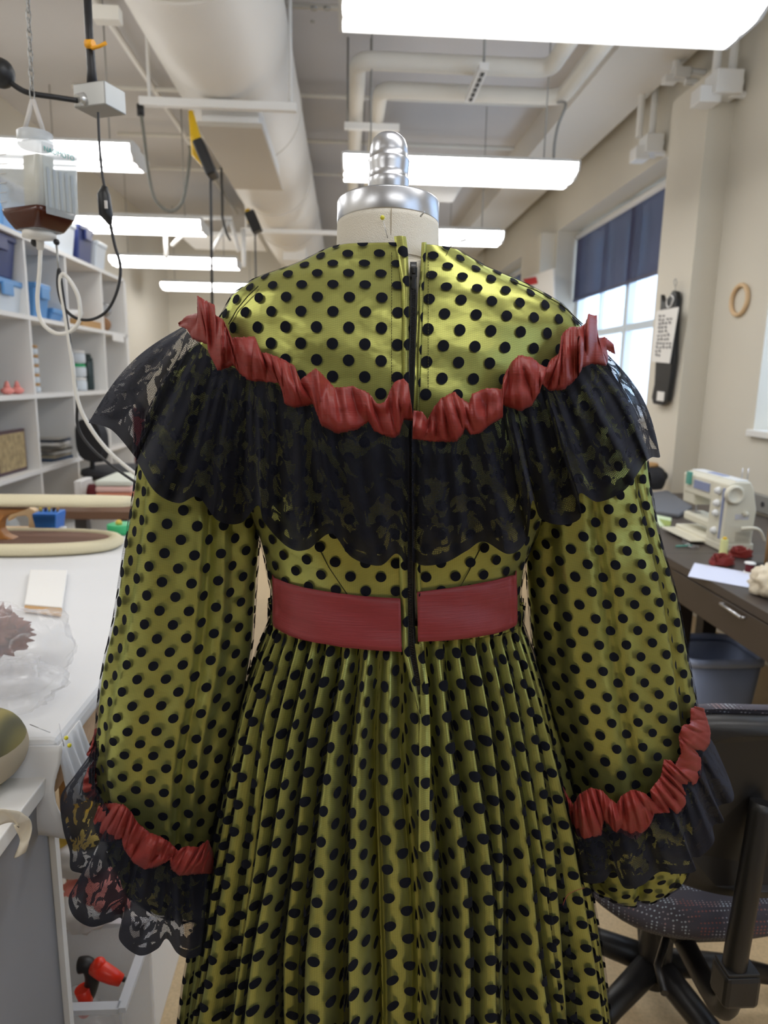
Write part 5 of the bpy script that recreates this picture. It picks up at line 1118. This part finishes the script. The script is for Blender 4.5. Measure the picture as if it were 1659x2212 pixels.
mb.build('vent_slots', pmat('vent shade', srgb(175, 170, 155), .6), sm)
MB().bb(X0-.06, X0+.01, Y0+.12, Y1+.03, DZ_+.010, DZ_+.018).build('extension_plate', MC, sm, bevel=.004)
mb = MB(); kl = [PY(1602, 1143, Y0-.02), PY(1625, 1141, Y0-.04), PY(1642, 1147, Y0-.05), PY(1652, 1170, Y0-.05)]; mb.tube(kl, [.009, .007, .004, .004], 10, sub=5); mb.build('knee_lifter', MC, sm)
# desk items
c = D(1562, 1197); t = thing('thread_cone', 'pale yellow thread spool standing in front of the sewing machine', 'thread spool', c)
MB().lathe(c, [(.017, .001), (.017, .006), (.015, .008), (.014, .056), (.012, .06), (.001, .06)], 20).build('thread', pmat('pale yellow thread', srgb(222, 224, 160), .7, bump=.3, bscale=400), t); MB().lathe(c+Vector((0, 0, .06)), [(.008, 0), (.007, .008), (.001, .008)], 14).build('spool_tip', YEL, t)
c = D(1618, 1238); t = thing('thread_spool', 'maroon thread spool with white ends on the desk beside the ribbon scraps', 'thread spool', c)
MB().lathe(c, [(.015, .003), (.014, .034), (.001, .034)], 20).build('thread', MAR, t)
for z in (0.001, .034): MB().lathe(c+Vector((0, 0, z)), [(.017, 0), (.019, .001), (.018, .005), (.001, .005)], 20).build('spool_end', WHT, t)
def scrap(px, py, n, sd, label):
    c = D(px, py); G = []; r2 = random.Random(sd)
    for i in range(70):
        a = i/69*5.2*PI; r = .012+.02*i/69; row = []
        for j in range(7): row.append([c.x-.0+r*1.5*math.cos(a)+.004*math.sin(j+i), c.y+r*math.sin(a), DZ_+.002+.028*j/6*(1+.3*math.sin(a*2.3+sd))+.004*abs(math.sin(a*1.7))])
        G.append(row)
    return tag(grid('ribbon_scrap', np.array(G), REDSILK, solid=.0006), label, 'ribbon')
scrap(1560, 1222, 5, 1, 'heap of ruched red ribbon on the desk behind the white paper'); scrap(1600, 1205, 3, 7, 'smaller twist of red ribbon right beside the sewing machine base')
pp = [D(*p) for p in ((1500, 1217), (1634, 1241), (1630, 1273), (1486, 1246))]
tag(slab(pp, DZ_+.001, DZ_+.0022).build('paper_sheet', pmat('lavender white paper', srgb(222, 226, 245), .8)), 'sheet of white paper overhanging the dark desk edge', 'paper')
t = thing('thread_snips', 'small steel thread snips with teal handles on the desk', 'snips', D(1490, 1180)); MB().tube([D(1460, 1180, .754), D(1494, 1178, .756)], .0035, 8).build('teal_handle', bpy.data.materials['teal plastic'], t)
for k in (0, 5): MB().tube([D(1474, 1165+k, .754), D(1492, 1177+k, .756), D(1510, 1180+k*.5, .754)], .002, 6).build('blade', METAL, t)
pk = [D(*p) for p in ((1403, 1112), (1450, 1122), (1448, 1140), (1425, 1140))]
t = thing('needle_packet', 'small green and white packet lying on the desk left of the machine', 'packet', pk[0]); slab(pk, DZ_+.001, DZ_+.008).build('card', pmat('green white card', srgb(215, 228, 190), .5), t); slab([p.lerp(pk[2], .45) for p in pk], DZ_+.008, DZ_+.0095).build('print', pmat('green print', srgb(150, 165, 80), .5), t)
pk = [D(*p) for p in ((1395, 1072), (1442, 1066), (1495, 1102), (1466, 1120), (1408, 1112))]
tag(slab(pk, DZ_+.001, DZ_+.022).build('grey_folder', GREY, bevel=.006), 'flat grey zip folder lying on the desk behind the packet', 'folder')
c = D(1415, 1066); c2 = D(1448, 1060)
t = thing('bag', 'black and tan open bag standing on the desk behind the sleeve', 'bag', c); w2 = .12
crumple(Vector((c.x, c.y+.1, DZ_+.075)), .10, (1.15, .9, .95), 2, amp=.25, fr=2).build('bag_body', DGREY, t); crumple(Vector((c.x-.03, c.y+.1, DZ_+.16)), .06, (1.4, .8, .35), 4, amp=.2).build('tan_lining', KRAFT, t)
c = D(1668, 1300); t = crumple(Vector((c.x+.03, c.y+.06, DZ_+.042)), .085, (.75, .9, .75), 17, amp=.45, fr=3).build('cream_fabric', pmat('cream silk', srgb(232, 220, 196), .6)); tag(t, 'crumpled cream fabric heap at the right edge of the desk', 'fabric')
t = thing('thread_stand', 'tan rod of a thread stand rising at the right edge beside the machine', 'thread stand', D(1655, 1225)); MB().cyl(D(1653, 1225), D(1653, 1225)+Vector((0, 0, .30)), .006, 10).build('rod', KRAFT, t); MB().lathe(D(1653, 1225), [(.03, .001), (.03, .012), (.001, .014)], 20).build('foot', BLK, t)
c = PXX(1641, 1086, XW-.02); t = thing('wall_outlet', 'grey wall outlet box behind the sewing machine', 'outlet', c); MB().box(c, (.03, .22, .09)).build('plate', GREYM, t, bevel=.004)
for k in (-.05, .05): MB().cyl(c+Vector((-.017, k, 0)), c+Vector((-.012, k, 0)), .014, 14).build('socket', DGREY, t)
# blue waste bin
BBL, nt, b_ = newmat('translucent blue plastic'); b_.inputs['Base Color'].default_value = srgb(165, 180, 215); b_.inputs['Roughness'].default_value = .35
wz = .38; w0 = PZ(1488, 1428, wz); w1 = PZ(1643, 1412, wz); yb2 = PZ(1530, 1368, wz).y
t = thing('waste_bin', 'blue grey plastic waste bin standing under the dark desk', 'waste bin', ((w0.x+w1.x)/2, (w0.y+yb2)/2, 0))
def wr(z, s_, off=0):
    cx2, cy2 = (w0.x+w1.x)/2, (w0.y+yb2)/2; hx, hy = (w1.x-w0.x)/2*s_-off, (yb2-w0.y)/2*s_-off; out = []
    for q in range(40): a = 2*PI*q/40; out.append(Vector((cx2+hx*math.copysign(abs(math.cos(a))**.35, math.cos(a)), cy2+hy*math.copysign(abs(math.sin(a))**.35, math.sin(a)), z)))
    return out
MB().rings([wr(.004, .78), wr(.1, .84), wr(wz-.03, .97), wr(wz-.03, .97, .006), wr(.02, .8, .006)], cap=True).build('body', BBL, t)
MB().rings([wr(wz-.032, .97), wr(wz-.03, 1.02), wr(wz, 1.02), wr(wz, .97, .004), wr(wz-.02, .96, .004)], cap=False).build('rim', BBL, t)
# office chair -------------------------------------------------------
oc = thing('office_chair', 'office chair with a black plastic back and speckled grey seat, lower right', 'office chair', (.61, 1.27, 0))
SEATF, nt, b_ = newmat('speckled grey upholstery'); tc = N(nt, 'ShaderNodeTexCoord'); mp = N(nt, 'ShaderNodeMapping'); mp.inputs['Scale'].default_value = (1, 1.7, 1); nt.links.new(tc.outputs['Object'], mp.inputs[0])
vo = N(nt, 'ShaderNodeTexVoronoi'); vo.inputs['Scale'].default_value = 150; vo.inputs['Randomness'].default_value = .12; nt.links.new(mp.outputs[0], vo.inputs['Vector']); dm = mth(nt, 'LESS_THAN', vo.outputs['Distance'], .27)
nn = N(nt, 'ShaderNodeTexNoise'); nn.inputs['Scale'].default_value = 22; nt.links.new(tc.outputs['Object'], nn.inputs[0]); crp = N(nt, 'ShaderNodeValToRGB'); nt.links.new(nn.outputs[0], crp.inputs[0])
crp.color_ramp.elements[0].color = srgb(150, 90, 80); crp.color_ramp.elements[0].position = .38; crp.color_ramp.elements[1].color = srgb(180, 190, 200); crp.color_ramp.elements[1].position = .55
mx = N(nt, 'ShaderNodeMix'); mx.data_type = 'RGBA'; mx.inputs[6].default_value = srgb(76, 72, 80); nt.links.new(dm, mx.inputs[0]); nt.links.new(crp.outputs[0], mx.inputs[7]); nt.links.new(mx.outputs[2], b_.inputs['Base Color']); b_.inputs['Roughness'].default_value = .85
CBLK = pmat('black moulded plastic', (.012, .011, .011, 1), .42, bump=.04, bscale=400)
def so(cx, cy, rx, ry, z, n=44, p=.7): return [Vector((cx+rx*math.copysign(abs(math.cos(a))**p, math.cos(a)), cy+ry*math.copysign(abs(math.sin(a))**p, math.sin(a)), z)) for a in [2*PI*k/n for k in range(n)]]
sx, sy_ = .685, 1.22
MB().rings([so(sx, sy_, .16, .15, .415), so(sx, sy_, .205, .20, .425), so(sx, sy_, .235, .225, .455), so(sx, sy_, .236, .226, .475), so(sx, sy_, .215, .205, .50), so(sx, sy_, .15, .14, .512), so(sx, sy_, .02, .02, .505)]).build('seat', SEATF, oc)
# back shell: superellipse plate, slightly curved
bl_ = PY(1440, 1720, .98); bt = PY(1560, 1552, .98).z; bb_ = PY(1520, 1932, .98).z; bcx, bcz = bl_.x+.215, (bt+bb_)/2; hx, hz = .215, (bt-bb_)/2
def bring(dy, s_, n=56): return [Vector((bcx+hx*s_*math.copysign(abs(math.cos(a))**.42, math.cos(a)), .985+dy+.9*(hx*s_*math.copysign(abs(math.cos(a))**.42, math.cos(a)))**2, bcz+(hz-(1-s_)*.1)*math.copysign(abs(math.sin(a))**.38, math.sin(a)))) for a in [2*PI*k/n for k in range(n)]]
MB().rings([bring(-.030, .80), bring(-.028, .93), bring(-.018, .99), bring(-.002, 1.0), bring(.004, .99)]).build('back_shell', CBLK, oc)
MB().rings([[v+Vector((0, 0, .008)) for v in bring(.005, .985)], [v+Vector((0, 0, .008)) for v in bring(.025, .985)], bring(.045, .9), bring(.05, .7)]).build('back_cushion', SEATF, oc)
px_ = PY(1604, 2000, .93).x
MB().tube([(px_+.02, .952, bcz+.03), (px_+.005, .935, bcz-.08), (px_-.004, .93, .5), (px_-.006, .935, .38), (px_-.0, 1.0, .35), (sx-.03, 1.15, .36)], [.018, .024, .022, .022, .02, .02], 12, sub=5).build('back_post', CBLK, oc)
MB().bb(px_-.03, px_+.03, .905, .955, .40, .46).build('post_clamp', CBLK, oc, bevel=.008); MB().bb(px_-.027, px_+.027, .908, .952, .460, .465).build('clamp_ring', CBLK, oc, bevel=.002)
MB().bb(.62, .77, 1.08, 1.34, .36, .412).build('tilt_mechanism', CBLK, oc, bevel=.008); MB().cyl((.61, 1.16, .385), (.59, 1.16, .385), .02, 14).build('adjust_knob', CBLK, oc)
hbx, hby = .70, 1.28
MB().cyl((hbx, hby, .28), (hbx, hby, .38), .024).build('gas_column_upper', CBLK, oc); MB().lathe((hbx, hby, 0), [(.034, .08), (.036, .12), (.034, .29), (.030, .30), (.001, .30)], 28).build('gas_column_cover', CBLK, oc)
MB().tube([(sx-.06, 1.1, .39), (sx-.12, 1.02, .375), (sx-.13, .97, .37)], .007, 8).build('height_lever', CBLK, oc)
for k in range(5):
    a = math.radians(71+72*k); ex_, ey_ = hbx+.31*math.cos(a), hby+.31*math.sin(a)
    l = MB().tube([(hbx+.02*math.cos(a), hby+.02*math.sin(a), .125), (hbx+.16*math.cos(a), hby+.16*math.sin(a), .112), (ex_, ey_, .078)], [.030, .026, .018], 10).build('leg', CBLK, oc)
    MB().cyl((ex_-.012*math.sin(a), ey_+.012*math.cos(a), .028), (ex_+.012*math.sin(a), ey_-.012*math.cos(a), .028), .027, 20).build('caster', CBLK, l)
# ================================================================== THINGS ON THE RIGHT WALL
X9 = 1.985
def flat(poly, x, th): 
    P_ = [PXX(px, py, x) for px, py in poly]; return MB().prism([(p.y, p.z) for p in P_], x-th, x, 'x')
t = thing('hanging_pouch', 'long narrow black pouch hanging from a wire hook on the pilaster', 'pouch', PXX(1440, 870, X9))
flat([(1437, 636), (1441, 650), (1448, 655), (1463, 628), (1470, 630), (1472, 645), (1468, 675), (1466, 720), (1463, 780), (1458, 815), (1450, 865), (1440, 876), (1420, 872), (1417, 858), (1423, 830), (1426, 780), (1430, 720), (1436, 660)], X9, .03).build('pouch_body', BLK, t, bevel=.004)
flat([(1421, 845), (1436, 847), (1434, 867), (1419, 865)], X9-.031, .003).build('white_label', WHT, t)
MB().tube([PXX(*p, X9-.02) for p in ((1440, 650), (1450, 640), (1459, 625), (1456, 610), (1459, 602), (1462, 610), (1460, 618))], .003, 8, sub=5).build('wire_hook', GREYM, t)
MB().tube([PXX(*p, X9-.035) for p in ((1442, 642), (1440, 655), (1443, 664), (1450, 660), (1455, 645), (1450, 638))], .005, 8, sub=4).build('bead_loop', WHT, t)
t = thing('paper_note', 'white handwritten paper note hanging over the black pouch', 'note', PXX(1435, 780, X9-.04)); flat([(1418, 672), (1467, 663), (1447, 785), (1408, 781)], X9-.045, .003).build('sheet', WHT, t)
rn = random.Random(2)
def qx(u, v):
    a, b, c_, d_ = Vector((1418, 672)), Vector((1467, 663)), Vector((1447, 785)), Vector((1408, 781)); p = (a.lerp(b, u)).lerp(d_.lerp(c_, u), v); return PXX(p.x, p.y, X9-.0495)
mb = MB()
for r_ in range(11):
    v = .12+r_*.075
    for q in range(rn.randint(2, 5)):
        u = .12+q*.16+rn.uniform(0, .05); mb.tube([qx(u, v), qx(u+.05, v-.03+rn.uniform(-.02, .02)), qx(u+.08, v+.02), qx(u+.12, v-.01)], .0022, 5)
mb.build('handwriting', pmat('grey ink', srgb(90, 90, 95), .8), t)
rc = PXX(1597, 648, XW-.012); mb = MB(); mb.tube([rc+Vector((0, .078*math.cos(a), .078*math.sin(a))) for a in [2*PI*k/48 for k in range(49)]], .012, 10, cap=False); one('wooden_ring', mb, LWOOD, 'pale wooden hoop hanging on the right wall beside the window', 'hoop')
t = thing('whiteboard', 'small white board on the far pilaster with red tape on it', 'board', PXX(1165, 640, 1.99)); flat([(1138, 600), (1198, 580), (1200, 655), (1140, 660)], 1.985, .015).build('panel', WHT, t); flat([(1131, 603), (1158, 598), (1162, 612), (1146, 616), (1136, 614)], 1.968, .006).build('red_tape', pmat('red tape', srgb(200, 30, 40), .6), t)
# far end: low cabinets and plastic sheet by the window
one('blue_crate', MB().bb(1.75, 2.12, 5.2, 5.8, .92, 1.26), BLU, 'blue crate on the cabinet below the shaded window', 'crate', bevel=.01)
tag(crumple((1.95, 5.5, 1.36), .17, (1, 1.2, .7), 6, amp=.25).build('plastic_wrap', BAG), 'pale plastic wrapped bundle lying on the blue crate', 'plastic bag')
cab = thing('cabinet', 'low white cabinet below the shaded window', 'cabinet', (1.85, 5.5, 0)); MB().bb(1.6, 2.13, 4.6, 6.4, 0, .918).build('body', MEL, cab, bevel=.004)
for k in range(3): d_ = MB().bb(1.585, 1.599, 4.63+k*.6, 5.19+k*.6, .05, .88).build('door', MEL, cab, bevel=.003); MB().cyl((1.575, 5.12+k*.6, .5), (1.575, 5.12+k*.6, .62), .006, 8).build('handle', METAL, d_)
